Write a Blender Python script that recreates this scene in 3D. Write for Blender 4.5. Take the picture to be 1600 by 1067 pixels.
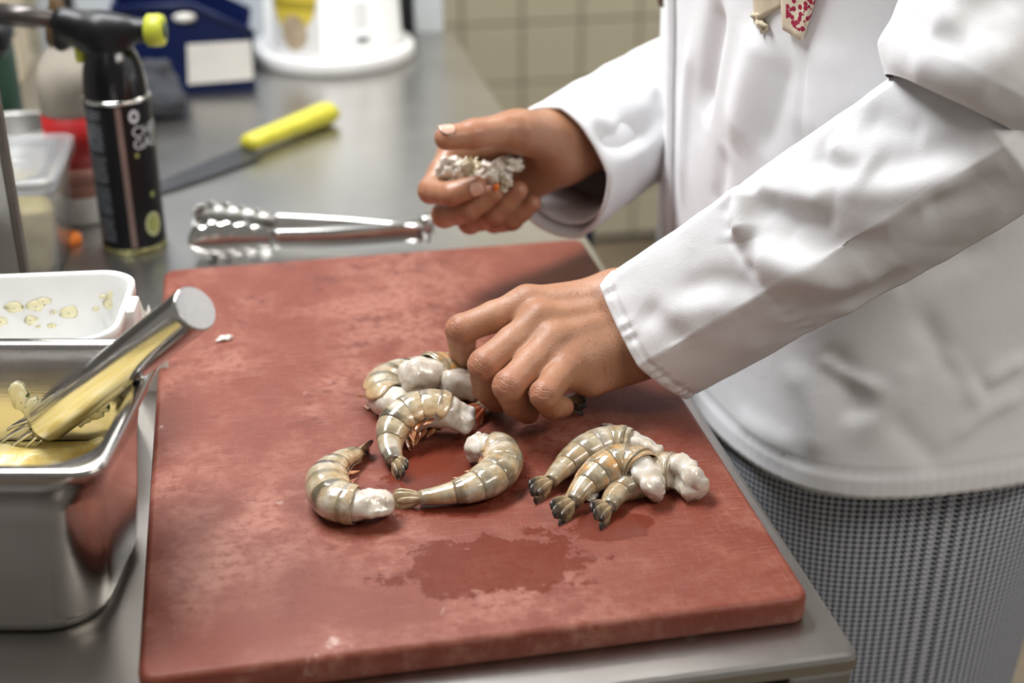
import bpy, bmesh, math, random
import numpy as np
from mathutils import Vector, Matrix, noise
from mathutils.bvhtree import BVHTree

for o in list(bpy.data.objects): bpy.data.objects.remove(o)
S = bpy.context.scene
C = S.collection
PI = math.pi
random.seed(4)

# ------------------------------------------------------------------ camera
# metres; z = 0 is the steel counter top, the red board lies on it with its front left corner at x = 0, y = 0
PIT, ROLL, YAW = 0.45205, -0.00419, 0.18997
CAM = Vector((0.08752, -0.66161, 0.53740)); FPX = 2222.0
fw = Vector((math.sin(YAW)*math.cos(PIT), math.cos(YAW)*math.cos(PIT), -math.sin(PIT)))
r0 = Vector((math.cos(YAW), -math.sin(YAW), 0)); u0 = r0.cross(fw)
rt = (r0*math.cos(ROLL) + u0*math.sin(ROLL)).normalized(); up = rt.cross(fw)
cd = bpy.data.cameras.new('camera'); cam = bpy.data.objects.new('camera', cd); C.objects.link(cam)
cam.matrix_world = Matrix(((rt.x, up.x, -fw.x, CAM.x), (rt.y, up.y, -fw.y, CAM.y), (rt.z, up.z, -fw.z, CAM.z), (0, 0, 0, 1)))
cd.sensor_width = 36.0; cd.lens = 36.0*FPX/1600; cd.clip_start = 0.02
cd.dof.use_dof = True; cd.dof.aperture_fstop = 3.6; cd.dof.focus_distance = 0.985
S.camera = cam

# ------------------------------------------------------------------ light
S.view_settings.view_transform = 'Standard'; S.view_settings.look = 'None'
S.view_settings.gamma = 1.0; S.view_settings.use_curve_mapping = False
S.view_settings.exposure = 0.2
w = bpy.data.worlds.new('kitchen_air'); S.world = w; w.use_nodes = True
w.node_tree.nodes['Background'].inputs[0].default_value = (1.0, 0.94, 0.87, 1)
w.node_tree.nodes['Background'].inputs[1].default_value = 0.20
def area(name, loc, target, sx, sy, power, col):
    l = bpy.data.lights.new(name, 'AREA'); l.shape = 'RECTANGLE'; l.size = sx; l.size_y = sy; l.energy = power; l.color = col
    o = bpy.data.objects.new(name, l); C.objects.link(o); o.location = loc
    o.rotation_euler = (Vector(target)-Vector(loc)).to_track_quat('-Z', 'Y').to_euler()
area('ceiling_lamp_over_counter', (-0.25, 0.75, 1.55), (0.2, 0.35, 0), 1.2, 0.35, 40, (0.97, 0.98, 1.0))
area('ceiling_lamp_behind_camera', (1.35, -0.75, 1.5), (0.6, 0.2, -0.1), 1.2, 0.4, 15, (1.0, 0.94, 0.87))
area('ceiling_lamp_back', (-0.30, 2.45, 1.6), (0.1, 2.0, 0), 0.9, 0.5, 16, (1.0, 0.98, 0.92))

area('added_wall_fill', (1.15, 1.5, 1.6), (0.9, 2.8, -0.4), 1.0, 0.4, 22, (1.0, 0.97, 0.9))  # added fill light that brightens the tiled wall, not a known fixture

# ------------------------------------------------------------------ helpers
def ray(x, y):
    return fw + rt*((x-800)/FPX) + up*((533.5-y)/FPX)
def onz(x, y, z):
    d = ray(x, y); return CAM + d*((z-CAM.z)/d.z)
def ony(x, y, Y):
    d = ray(x, y); return CAM + d*((Y-CAM.y)/d.y)

def tag(o, label=None, cat=None, group=None, kind=None):
    if label: o['label'] = label
    if cat: o['category'] = cat
    if group: o['group'] = group
    if kind: o['kind'] = kind
    return o
def empty(name, loc, label, cat, group=None, rz=0):
    o = bpy.data.objects.new(name, None); C.objects.link(o); o.location = loc; o.rotation_euler[2] = rz
    o.empty_display_size = 0.02
    return tag(o, label, cat, group)
def wmat(q):
    m = Matrix.Translation(q.location) @ q.rotation_euler.to_matrix().to_4x4()
    return wmat(q.parent) @ q.matrix_parent_inverse @ m if q.parent else m
def link(name, me, mt, parent=None, smooth=True, world=False):
    """one mesh object; world=True: vertices are world coordinates although it has a parent"""
    o = bpy.data.objects.new(name, me); C.objects.link(o)
    if mt is not None and not me.materials: me.materials.append(mt)
    if smooth: me.polygons.foreach_set('use_smooth', [True]*len(me.polygons))
    if parent is not None:
        o.parent = parent
        if world:
            o.matrix_parent_inverse = wmat(parent).inverted()
    return o
def from_bm(name, bm, mt, parent=None, smooth=True, world=False):
    me = bpy.data.meshes.new(name); bm.normal_update(); bm.to_mesh(me); bm.free()
    return link(name, me, mt, parent, smooth, world)
def from_py(name, V, F, mt, parent=None, smooth=True, world=False, attrs=None, uv=None):
    me = bpy.data.meshes.new(name); me.from_pydata([tuple(v) for v in V], [], [tuple(f) for f in F]); me.update()
    if attrs:
        for k, a in attrs.items():
            at = me.attributes.new(k, 'FLOAT', 'POINT'); at.data.foreach_set('value', np.asarray(a, np.float32))
    if uv is not None:
        ul = me.uv_layers.new(name='UVMap'); li = np.empty(len(me.loops), np.int32); me.loops.foreach_get('vertex_index', li)
        ul.data.foreach_set('uv', np.asarray(uv, np.float32)[li].ravel())
    return link(name, me, mt, parent, smooth, world)

def box_bm(x0, x1, y0, y1, z0, z1, bev=0.0, seg=2, bm=None):
    bm = bm or bmesh.new()
    t = bmesh.new(); bmesh.ops.create_cube(t, size=1)
    for v in t.verts: v.co = Vector(((x0+x1)/2+v.co.x*(x1-x0), (y0+y1)/2+v.co.y*(y1-y0), (z0+z1)/2+v.co.z*(z1-z0)))
    if bev > 0: bmesh.ops.bevel(t, geom=t.edges[:]+t.verts[:], offset=bev, segments=seg, affect='EDGES', profile=0.5)
    me = bpy.data.meshes.new('t'); t.to_mesh(me); t.free(); bm.from_mesh(me); bpy.data.meshes.remove(me)
    return bm
def rring(hx, hy, r, n=6):
    """rounded rectangle outline, counter clockwise"""
    pts = []
    for cx, cy, a0 in ((hx-r, hy-r, 0), (-hx+r, hy-r, PI/2), (-hx+r, -hy+r, PI), (hx-r, -hy+r, 1.5*PI)):
        for i in range(n+1):
            a = a0+PI/2*i/n; pts.append((cx+r*math.cos(a), cy+r*math.sin(a)))
    return pts
def loft(rings, closed=True, cap0=False, cap1=False):
    """rings: list of equal length point lists -> V, F"""
    n = len(rings[0]); V = [p for r in rings for p in r]; F = []
    for i in range(len(rings)-1):
        for j in range(n if closed else n-1):
            k = (j+1) % n
            F.append((i*n+j, i*n+k, (i+1)*n+k, (i+1)*n+j))
    if cap0: F.append(tuple(range(n-1, -1, -1)))
    if cap1: F.append(tuple((len(rings)-1)*n+j for j in range(n)))
    return V, F
def lathe(prof, n=40, c=(0, 0, 0)):
    rings = [[(c[0]+r*math.cos(2*PI*j/n), c[1]+r*math.sin(2*PI*j/n), c[2]+z) for j in range(n)] for r, z in prof]
    return loft(rings, True, True, True)
def spline(pts, n):
    """Catmull-Rom through pts, n samples"""
    P = [np.array(p, float) for p in pts]; P = [2*P[0]-P[1]]+P+[2*P[-1]-P[-2]]
    out = []; m = len(P)-3
    for i in range(n):
        t = i/(n-1)*m; k = min(int(t), m-1); t -= k
        a, b, c, d = P[k:k+4]
        out.append(0.5*((2*b)+(-a+c)*t+(2*a-5*b+4*c-d)*t*t+(-a+3*b-3*c+d)*t**3))
    return np.array(out)
def tube(path, rad, n=12, bm=None, caps=True):
    """round tube along a path (list of points); rad scalar or list"""
    P = [Vector(p) for p in path]; m = len(P)
    rad = [rad]*m if not hasattr(rad, '__len__') else rad
    T = [(P[min(i+1, m-1)]-P[max(i-1, 0)]).normalized() for i in range(m)]
    nrm = T[0].orthogonal().normalized(); rings = []
    for i in range(m):
        nrm = (nrm - T[i]*nrm.dot(T[i])).normalized(); b = T[i].cross(nrm)
        rings.append([tuple(P[i]+(nrm*math.cos(2*PI*j/n)+b*math.sin(2*PI*j/n))*rad[i]) for j in range(n)])
    return loft(rings, True, caps, caps)
def merge(*VF):
    V, F = [], []
    for v, f in VF:
        o = len(V); V += list(v); F += [tuple(i+o for i in q) for q in f]
    return V, F
def xf(VF, loc=(0, 0, 0), rz=0, rx=0, ry=0):
    m = Matrix.Translation(loc) @ Matrix.Rotation(rz, 4, 'Z') @ Matrix.Rotation(ry, 4, 'Y') @ Matrix.Rotation(rx, 4, 'X')
    return [tuple(m @ Vector(v)) for v in VF[0]], VF[1]

# ------------------------------------------------------------------ materials
class NT:
    def __init__(s, m): s.m = m; s.t = m.node_tree; s.b = s.t.nodes['Principled BSDF']
    def n(s, typ, **kw):
        x = s.t.nodes.new(typ)
        for k, v in kw.items(): setattr(x, k, v)
        return x
    def l(s, a, b): s.t.links.new(a, b)
    def setin(s, sock, v):
        if hasattr(v, 'is_output') or isinstance(v, bpy.types.NodeSocket): s.l(v, sock)
        elif v is not None: sock.default_value = v
    def coord(s, what='Object'): return s.n('ShaderNodeTexCoord').outputs[what]
    def mapping(s, vec, scale=(1, 1, 1), rot=(0, 0, 0), loc=(0, 0, 0)):
        m = s.n('ShaderNodeMapping'); s.l(vec, m.inputs[0]); m.inputs['Scale'].default_value = scale; m.inputs['Rotation'].default_value = rot; m.inputs['Location'].default_value = loc
        return m.outputs[0]
    def noise(s, vec, scale, detail=3, rough=0.5, dist=0.0):
        x = s.n('ShaderNodeTexNoise'); s.l(vec, x.inputs['Vector']); x.inputs['Scale'].default_value = scale
        x.inputs['Detail'].default_value = detail; x.inputs['Roughness'].default_value = rough; x.inputs['Distortion'].default_value = dist
        return x.outputs['Fac']
    def math(s, op, a, b=None, c=None, clamp=False):
        x = s.n('ShaderNodeMath', operation=op); x.use_clamp = clamp
        for i, v in enumerate((a, b, c)):
            if v is not None: s.setin(x.inputs[i], v)
        return x.outputs[0]
    def ramp(s, fac, stops, interp='LINEAR'):
        x = s.n('ShaderNodeValToRGB'); s.l(fac, x.inputs[0]); e = x.color_ramp.elements; x.color_ramp.interpolation = interp
        while len(e) < len(stops): e.new(0.5)
        for el, (p, c) in zip(e, stops):
            el.position = p; el.color = c if len(c) == 4 else (*c, 1)
        return x.outputs[0]
    def mr(s, v, a, b, c=0.0, d=1.0):
        x = s.n('ShaderNodeMapRange'); x.interpolation_type = 'SMOOTHSTEP'; s.l(v, x.inputs[0])
        for i, q in enumerate((a, b, c, d)): x.inputs[i+1].default_value = q
        return x.outputs[0]
    def mix(s, fac, a, b, mode='MIX'):
        x = s.n('ShaderNodeMix', data_type='RGBA', blend_type=mode)
        s.setin(x.inputs[0], fac)
        for i, v in ((6, a), (7, b)):
            if isinstance(v, tuple): v = (*v, 1) if len(v) == 3 else v
            s.setin(x.inputs[i], v)
        return x.outputs[2]
    def attr(s, name): return s.n('ShaderNodeAttribute', attribute_name=name).outputs['Fac']
    def bump(s, h, strength, dist=0.001, normal=None):
        x = s.n('ShaderNodeBump'); s.l(h, x.inputs['Height']); x.inputs['Strength'].default_value = strength; x.inputs['Distance'].default_value = dist
        if normal is not None: s.l(normal, x.inputs['Normal'])
        s.l(x.outputs[0], s.b.inputs['Normal']); return x.outputs[0]
    def set(s, **kw):
        for k, v in kw.items():
            k = {'Color': 'Base Color', 'Rough': 'Roughness', 'Metal': 'Metallic', 'SSS': 'Subsurface Weight', 'Coat': 'Coat Weight', 'Trans': 'Transmission Weight'}.get(k, k).replace('_', ' ')
            i = s.b.inputs[k]
            if isinstance(v, tuple): v = (*v, 1) if i.type == 'RGBA' and len(v) == 3 else v
            s.setin(i, v)
        return s
def mat(name):
    m = bpy.data.materials.new(name); m.use_nodes = True; return NT(m)
def plain(name, col, rough=0.5, metal=0.0, var=0.12, vscale=30, coat=0.0, **kw):
    """a plain surface with a little procedural unevenness"""
    t = mat(name); nz = t.noise(t.coord(), vscale, 3)
    c2 = tuple(min(1, max(0, c*(1-var))) for c in col); c1 = tuple(min(1, c*(1+var)) for c in col)
    t.set(Color=t.ramp(nz, [(0.3, c2), (0.7, c1)]), Rough=rough, Metal=metal, Coat=coat, **kw)
    return t.m

def m_steel(name, col=(0.56, 0.55, 0.53), rough=0.22, stretch=(3, 220, 40), amt=0.12, smear=0.12):
    t = mat(name); co = t.coord()
    br = t.noise(t.mapping(co, stretch), 6, 2); sm = t.noise(co, 9, 4, 0.6)
    r = t.math('ADD', t.math('MULTIPLY', br, amt), t.math('MULTIPLY_ADD', sm, smear, rough-0.5*amt-0.5*smear))
    t.set(Color=t.ramp(sm, [(0.3, tuple(c*0.86 for c in col)), (0.7, col)]), Metal=1.0, Rough=r)
    t.bump(br, 0.06, 0.0005)
    return t.m
M = {}
M['counter'] = m_steel('brushed_counter_steel', (0.50, 0.485, 0.46), 0.32, (260, 4, 40), 0.10, 0.12)
M['pan'] = m_steel('pan_steel', (0.62, 0.60, 0.58), 0.2, (4, 4, 120), 0.06, 0.1)
M['polished'] = m_steel('polished_steel', (0.68, 0.67, 0.65), 0.16, (60, 60, 60), 0.05, 0.08)
M['panel_steel'] = m_steel('dull_panel_steel', (0.42, 0.41, 0.39), 0.36, (120, 120, 4), 0.1, 0.1)
M['dark'] = plain('dark_recess', (0.012, 0.012, 0.013), 0.6)
M['black_plastic'] = plain('black_plastic', (0.006, 0.006, 0.007), 0.38, Specular_IOR_Level=.35)
M['black_gloss'] = plain('black_gloss_lacquer', (0.004, 0.004, 0.005), 0.14, coat=0.15)
M['lime'] = plain('lime_plastic', (0.46, 0.50, 0.04), 0.42)
M['yellow'] = plain('yellow_handle', (0.62, 0.57, 0.05), 0.42)
M['blue'] = plain('blue_plastic', (0.002, 0.009, 0.062), 0.42, Specular_IOR_Level=.35)
M['card'] = plain('paper_card', (0.78, 0.76, 0.70), 0.8, var=0.04)
M['white_plastic'] = plain('white_plastic', (0.80, 0.80, 0.78), 0.35, var=0.03, SSS=0.1, Subsurface_Radius=(0.01, 0.01, 0.01))
M['paint'] = plain('pale_grey_paint', (0.50, 0.54, 0.58), 0.5, var=0.03)
M['white_paint'] = plain('white_paint', (0.72, 0.77, 0.80), 0.4, var=0.02)
M['beige'] = plain('beige_card', (0.55, 0.47, 0.34), 0.8)
M['red'] = plain('red_label', (0.45, 0.015, 0.015), 0.45)
M['pink'] = plain('dull_pink', (0.42, 0.20, 0.15), 0.6)
M['orange'] = plain('orange_plastic', (0.85, 0.22, 0.02), 0.4)
M['green'] = plain('dark_green_plastic', (0.01, 0.045, 0.025), 0.4)
M['brown'] = plain('brown_plastic', (0.10, 0.055, 0.02), 0.4)
M['greycloth'] = plain('dark_grey_cloth', (0.04, 0.042, 0.05), 0.9)
M['floor'] = plain('kitchen_floor', (0.20, 0.16, 0.11), 0.5, var=0.3, vscale=4)
M['grout'] = plain('grey_grout', (0.30, 0.28, 0.22), 0.85)
M['tile'] = plain('cream_tile', (0.60, 0.56, 0.43), 0.22, var=0.05, vscale=2)

def m_board():
    t = mat('red_cutting_board'); co = t.coord()
    big = t.noise(co, 7, 5, 0.62); mid = t.noise(co, 32, 4, 0.6); fine = t.noise(co, 380, 2)
    # scoured fibres and knife scratches
    s1 = t.noise(t.mapping(co, (1, 24, 1), (0, 0, 0.5)), 70, 4, 0.65); s2 = t.noise(t.mapping(co, (24, 1, 1), (0, 0, 0.35)), 65, 4, 0.65)
    s3 = t.noise(t.mapping(co, (1, 30, 1), (0, 0, -0.9)), 26, 2, 0.5)
    scr = t.math('ADD', t.mr(s1, .54, .74), t.math('ADD', t.mr(s2, .56, .76), t.mr(s3, .66, .76)), clamp=True)
    scuff_sheen = t.math('MULTIPLY', t.mr(big, .40, .62), t.math('MULTIPLY', t.mr(mid, .32, .60), t.mr(t.noise(co, 150, 3, .6), .25, .6)))  # pinkish scuffing, with the sheen haze of the light painted in too
    base = t.mix(mid, (0.165, 0.033, 0.017), (0.215, 0.049, 0.027))
    col = t.mix(t.math('MULTIPLY', scuff_sheen, .80), base, (0.36, 0.15, 0.105))
    col = t.mix(t.math('MULTIPLY', scr, .30), col, (0.45, 0.25, 0.20))
    # wet areas: puddles with ragged outlines
    sx = t.n('ShaderNodeSeparateXYZ'); t.l(co, sx.inputs[0]); X, Y = sx.outputs[0], sx.outputs[1]
    warp = t.math('MULTIPLY', t.math('SUBTRACT', t.noise(co, 40, 6, .68), .5), 1.9)
    def puddle(cx, cy, rx, ry):
        dx = t.math('DIVIDE', t.math('SUBTRACT', X, cx), rx); dy = t.math('DIVIDE', t.math('SUBTRACT', Y, cy), ry)
        d = t.math('SQRT', t.math('ADD', t.math('MULTIPLY', dx, dx), t.math('MULTIPLY', dy, dy)))
        return t.mr(t.math('ADD', d, warp), .80, 1.0, 1, 0)
    wet = None
    for p in ((.215, .070, .072, .038), (.205, .18, .05, .05), (.30, .10, .03, .02)):
        q = puddle(*p); wet = q if wet is None else t.math('MAXIMUM', wet, q)
    damp = t.math('MULTIPLY', t.mr(t.noise(co, 24, 5, .66), .57, .64), t.math('MULTIPLY', t.mr(Y, .22, .32), t.mr(X, .30, .22)))
    wet = t.math('MAXIMUM', wet, t.math('MULTIPLY', damp, .75))
    dark = t.mix(mid, (0.115, 0.021, 0.011), (0.15, 0.030, 0.016))
    col = t.mix(t.math('MULTIPLY', wet, .8), col, dark)
    # white juice marks
    jm = t.math('MULTIPLY', t.mr(t.noise(co, 17, 5, .68, .6), .655, .70), t.mr(t.noise(co, 70, 3, .6), .42, .6))
    col = t.mix(t.math('MULTIPLY', jm, .6), col, (0.60, 0.44, 0.39))
    rg = t.math('SUBTRACT', .47, t.math('MULTIPLY', wet, .27))
    t.set(Color=col, Rough=rg, Specular_IOR_Level=0.38)
    h = t.math('MULTIPLY', t.math('ADD', t.math('MULTIPLY', fine, .5), t.math('ADD', t.math('MULTIPLY', scr, -.6), mid)), t.math('SUBTRACT', 1, t.math('MULTIPLY', wet, .8)))
    t.bump(h, .35, .0006)
    return t.m
M['board'] = m_board()

def m_cotton(name, col=(0.80, 0.80, 0.81)):
    t = mat(name); co = t.coord()
    wv = t.math('ADD', t.noise(t.mapping(co, (1, 1, 6)), 420, 2), t.noise(t.mapping(co, (6, 6, 1)), 260, 2))
    big = t.noise(co, 22, 3); cr = t.noise(t.mapping(co, (1, 1, 1), (0.4, 0.7, 0.2)), 60, 3, .55, .8)
    t.set(Color=t.ramp(big, [(.3, tuple(c*.965 for c in col)), (.7, col)]), Rough=0.85, Sheen_Weight=0.15, Specular_IOR_Level=0.25)
    h = t.math('ADD', t.math('MULTIPLY', wv, .25), t.math('ADD', t.math('MULTIPLY', cr, .7), t.math('MULTIPLY', big, .5)))
    t.bump(h, .25, .0018)
    return t.m
M['cotton'] = m_cotton('white_chef_cotton')

def m_check():
    t = mat('houndstooth_cotton'); uv = t.coord('UV'); sx = t.n('ShaderNodeSeparateXYZ'); t.l(uv, sx.inputs[0]); U, V = sx.outputs[0], sx.outputs[1]
    fr = lambda v: t.math('FRACT', v)
    wu = t.math('LESS_THAN', fr(U), .5); wv = t.math('LESS_THAN', fr(V), .5)
    over = t.math('LESS_THAN', fr(t.math('MULTIPLY', t.math('ADD', U, V), 2)), .5)
    k = t.math('ADD', t.math('MULTIPLY', over, wu), t.math('MULTIPLY', t.math('SUBTRACT', 1, over), wv))
    col = t.mix(k, (0.030, 0.038, 0.065), (0.66, 0.69, 0.75))
    t.set(Color=col, Rough=.85, Specular_IOR_Level=.2)
    t.bump(t.noise(t.coord(), 700, 2), .15, .0006)
    return t.m
M['check'] = m_check()

def m_skin():
    t = mat('skin'); co = t.coord()
    n1 = t.noise(co, 26, 4, .55); n2 = t.noise(co, 160, 3, .6); kn = t.attr('knuckle')
    col = t.ramp(n1, [(.25, (0.33, 0.155, 0.082)), (.5, (0.395, 0.195, 0.110)), (.75, (0.455, 0.235, 0.142))])
    col = t.mix(t.math('MULTIPLY', kn, .6), col, (0.36, 0.125, 0.075))
    col = t.mix(t.math('MULTIPLY', t.mr(n2, .52, .75), .22), col, (0.30, 0.13, 0.07))
    hs = t.noise(t.mapping(co, (420, 420, 60), (.5, .3, .2)), 1, 3, .6)
    col = t.mix(t.math('MULTIPLY', t.math('MULTIPLY', t.mr(hs, .58, .68), t.attr('hairy')), .6), col, (0.09, 0.04, 0.025))
    t.set(Color=col, Rough=t.math('MULTIPLY_ADD', n2, .2, t.math('SUBTRACT', .40, t.math('MULTIPLY', t.attr('wet'), .18))), SSS=.16, Subsurface_Radius=(.006, .0022, .0012), Subsurface_Scale=.6, Specular_IOR_Level=.45)
    v = t.n('ShaderNodeTexVoronoi'); t.l(co, v.inputs['Vector']); v.inputs['Scale'].default_value = 620
    hair = t.noise(t.mapping(co, (60, 500, 200), (0, .2, .3)), 1, 2)
    t.bump(t.math('ADD', t.math('MULTIPLY', v.outputs['Distance'], .7), t.math('ADD', n2, t.math('MULTIPLY', hair, .3))), .28, .0007)
    return t.m
M['skin'] = m_skin()
M['nail'] = plain('finger_nail', (0.66, 0.40, 0.30), 0.25, var=.06, vscale=200, coat=.5)

def m_shell():
    t = mat('raw_prawn_shell'); co = t.coord()
    band, dors = t.attr('band'), t.attr('dorsal')
    n = t.noise(co, 170, 4, .6); n3 = t.noise(co, 70, 3, .6)
    col = t.ramp(n, [(.25, (0.22, 0.17, 0.09)), (.5, (0.43, 0.35, 0.215)), (.78, (0.62, 0.53, 0.38))])
    col = t.mix(t.math('MULTIPLY', t.mr(n3, .45, .7), .30), col, (0.46, 0.235, 0.10))
    col = t.mix(t.math('MULTIPLY', t.mr(dors, -.2, .7), .34), col, (0.27, 0.25, 0.18))
    col = t.mix(t.math('MULTIPLY', t.math('MULTIPLY', t.mr(t.noise(co, 95, 4, .65), .46, .62), t.attr('warm')), 1.0, clamp=True), col, (0.56, 0.30, 0.10))
    col = t.mix(t.math('MULTIPLY', t.mr(t.noise(co, 55, 4, .6), .5, .68), .6), col, (0.66, 0.61, 0.52))
    dk = t.math('MULTIPLY', t.mr(t.math('ADD', band, t.math('MULTIPLY', t.math('SUBTRACT', n, .5), .6)), .42, .66), t.mr(t.math('ADD', dors, t.math('MULTIPLY', t.math('SUBTRACT', n3, .5), 1.1)), -.55, .15), clamp=True)
    col = t.mix(t.math('MULTIPLY', dk, t.attr('dark'), clamp=True), col, (0.030, 0.027, 0.019))
    col = t.mix(t.math('MULTIPLY', t.mr(dors, -.1, -.75), .5), col, (0.62, 0.33, 0.13))
    t.set(Color=col, Rough=.2, SSS=.12, Subsurface_Radius=(.004, .003, .002), Subsurface_Scale=.6, Coat=.8, Coat_Roughness=.08)
    t.bump(t.math('ADD', n, n3), .3, .0012)
    return t.m
M['shell'] = m_shell()
def m_flesh():
    t = mat('raw_prawn_flesh'); co = t.coord(); n = t.noise(co, 120, 4, .55)
    t.set(Color=t.ramp(n, [(.25, (0.50, 0.41, 0.30)), (.5, (0.64, 0.58, 0.49)), (.8, (0.74, 0.72, 0.68))]), Rough=.25, SSS=.3, Subsurface_Radius=(.006, .005, .004), Subsurface_Scale=.7, Coat=.8, Coat_Roughness=.1)
    t.bump(t.math('ADD', n, t.noise(co, 260, 3)), .3, .001)
    return t.m
M['flesh'] = m_flesh()
def m_tail():
    t = mat('prawn_tail_fan'); co = t.coord(); n = t.noise(t.mapping(co, (1, 1, 1)), 260, 3, .6); tip = t.attr('tip')
    col = t.ramp(t.math('ADD', tip, t.math('MULTIPLY', t.math('SUBTRACT', n, .5), .7)), [(.08, (0.50, 0.39, 0.25)), (.45, (0.33, 0.24, 0.13)), (.75, (0.10, 0.075, 0.05)), (.95, (0.015, 0.013, 0.012))])
    t.set(Color=col, Rough=.22, Coat=.7, Coat_Roughness=.1)
    t.bump(n, .4, .0008); return t.m
M['tail'] = m_tail()
def m_legs():
    t = mat('prawn_swimmerets'); n = t.noise(t.coord(), 200, 3)
    t.set(Color=t.ramp(n, [(.3, (0.20, 0.055, 0.02)), (.55, (0.42, 0.15, 0.05)), (.75, (0.60, 0.36, 0.18))]), Rough=.2, Coat=.8, Alpha=1.0)
    return t.m
M['legs'] = m_legs()
def m_redtail():
    t = mat('orange_red_prawn_tail'); n = t.noise(t.coord(), 150, 4)
    t.set(Color=t.ramp(n, [(.3, (0.25, 0.06, 0.02)), (.5, (0.62, 0.17, 0.07)), (.75, (0.72, 0.45, 0.36))]), Rough=.2, Coat=.8)
    return t.m
M['redtail'] = m_redtail()
def m_clear(name, col, rough=.12, alpha=.5):
    t = mat(name); n = t.noise(t.coord(), 40, 3)
    t.set(Color=t.ramp(n, [(.3, tuple(c*.95 for c in col)), (.7, col)]), Rough=rough, Trans=alpha, IOR=1.25)
    return t.m
M['cloudy'] = m_clear('cloudy_polypropylene', (.90, .91, .92), .18, .85)
def m_butter():
    t = mat('herb_butter'); co = t.coord(); n = t.noise(co, 60, 4, .6); v = t.noise(co, 190, 3)
    col = t.ramp(n, [(.3, (0.62, 0.44, 0.08)), (.5, (0.75, 0.60, 0.22)), (.75, (0.80, 0.71, 0.42))])
    col = t.mix(t.mr(v, .72, .76), col, (0.05, 0.12, 0.02))
    t.set(Color=col, Rough=.35, SSS=.2, Subsurface_Radius=(.005, .004, .002)); t.bump(n, .5, .004)
    return t.m
M['butter'] = m_butter()
def m_smear():
    t = mat('herb_butter_smear'); co = t.coord(); v = t.noise(co, 240, 3)
    col = t.mix(t.mr(v, .62, .68), (0.78, 0.72, 0.46), (0.08, 0.14, 0.03))
    t.set(Color=col, Rough=.35); return t.m
M['smear'] = m_smear()
M['mash'] = plain('yellow_sauce', (0.55, 0.46, 0.20), .5, var=.3, vscale=45)

# ================================================================== SETTING
bm = box_bm(-3, 3, -3, 2.83, -.96, -.90)
tag(from_bm('floor', bm, M['floor'], smooth=False), kind='structure')
WY = 2.815
wall = from_bm('wall_back', box_bm(-3, 3, WY+.004, WY+.10, -.90, 1.7), M['grout'], smooth=False); tag(wall, kind='structure')
TS = .1525
tb = box_bm(-TS/2+.003, TS/2-.003, -.006, .004, -TS/2+.003, TS/2-.003, .0022, 1)
tme = bpy.data.meshes.new('tile'); tb.to_mesh(tme); tb.free(); tme.materials.append(M['tile'])
for i in range(-9, 9):
    for j in range(-4, 11):
        o = bpy.data.objects.new('tile', tme); C.objects.link(o); o.parent = wall
        o.location = (.631+TS*(i+.5), WY+.001, -.300+TS*(j+.5)); o.rotation_euler = (random.uniform(-.004, .004), 0, random.uniform(-.004, .004))
trim = from_bm('trim_1', box_bm(-3, 3, WY-.012, WY+.01, -.90, -.885, .003), M['dark'], smooth=False); tag(trim, kind='structure')

# steel counter
TX0, TX1, TY0, TY1 = -.80, .4185, -.034, 1.545
ctr = empty('steel_counter', (0, 0, -.9), 'brushed stainless steel kitchen counter under the red cutting board', 'counter')
V, F = loft([[(x+(TX0+TX1)/2, y+(TY0+TY1)/2, z) for x, y in rring((TX1-TX0)/2-ins, (TY1-TY0)/2-ins, .006, 3)] for ins, z in ((.016, -.011), (.0, -.011), (0, -.004), (.0012, -.0012), (.004, 0))], True, False, True)
from_py('worktop', V, F, M['counter'], ctr, smooth=False, world=True)
from_bm('apron', box_bm(TX0+.03, TX1-.03, TY0+.03, TY1-.03, -.10, -.012), M['dark'], ctr, smooth=False, world=True)
for x in (TX0+.022, TX1-.022):
    for y in (TY0+.022, TY1-.022):
        from_bm('leg', box_bm(x-.02, x+.02, y-.02, y+.02, -.90, -.012, .004), M['counter'], ctr, world=True)
from_bm('undershelf', box_bm(TX0+.03, TX1-.03, TY0+.03, TY1-.03, -.66, -.63, .003), M['counter'], ctr, world=True)

# ================================================================== CUTTING BOARD
BT = .02
def board():
    rings = []
    for ins, z in ((.004, .0), (.001, .0012), (0, .004), (0, BT-.0045), (.0012, BT-.0015), (.004, BT)):
        rings.append([(x+.2, y+.3, z) for x, y in rring(.2-ins, .3-ins, .012-min(ins, .004), 6)])
    V, F = loft(rings, True, True, True)
    o = from_py('cutting_board', V, F, M['board'])
    for p in o.data.polygons: p.use_smooth = len(p.vertices) == 4
    tag(o, 'large worn brick-red plastic cutting board lying on the steel counter', 'cutting board')
board()

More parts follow.
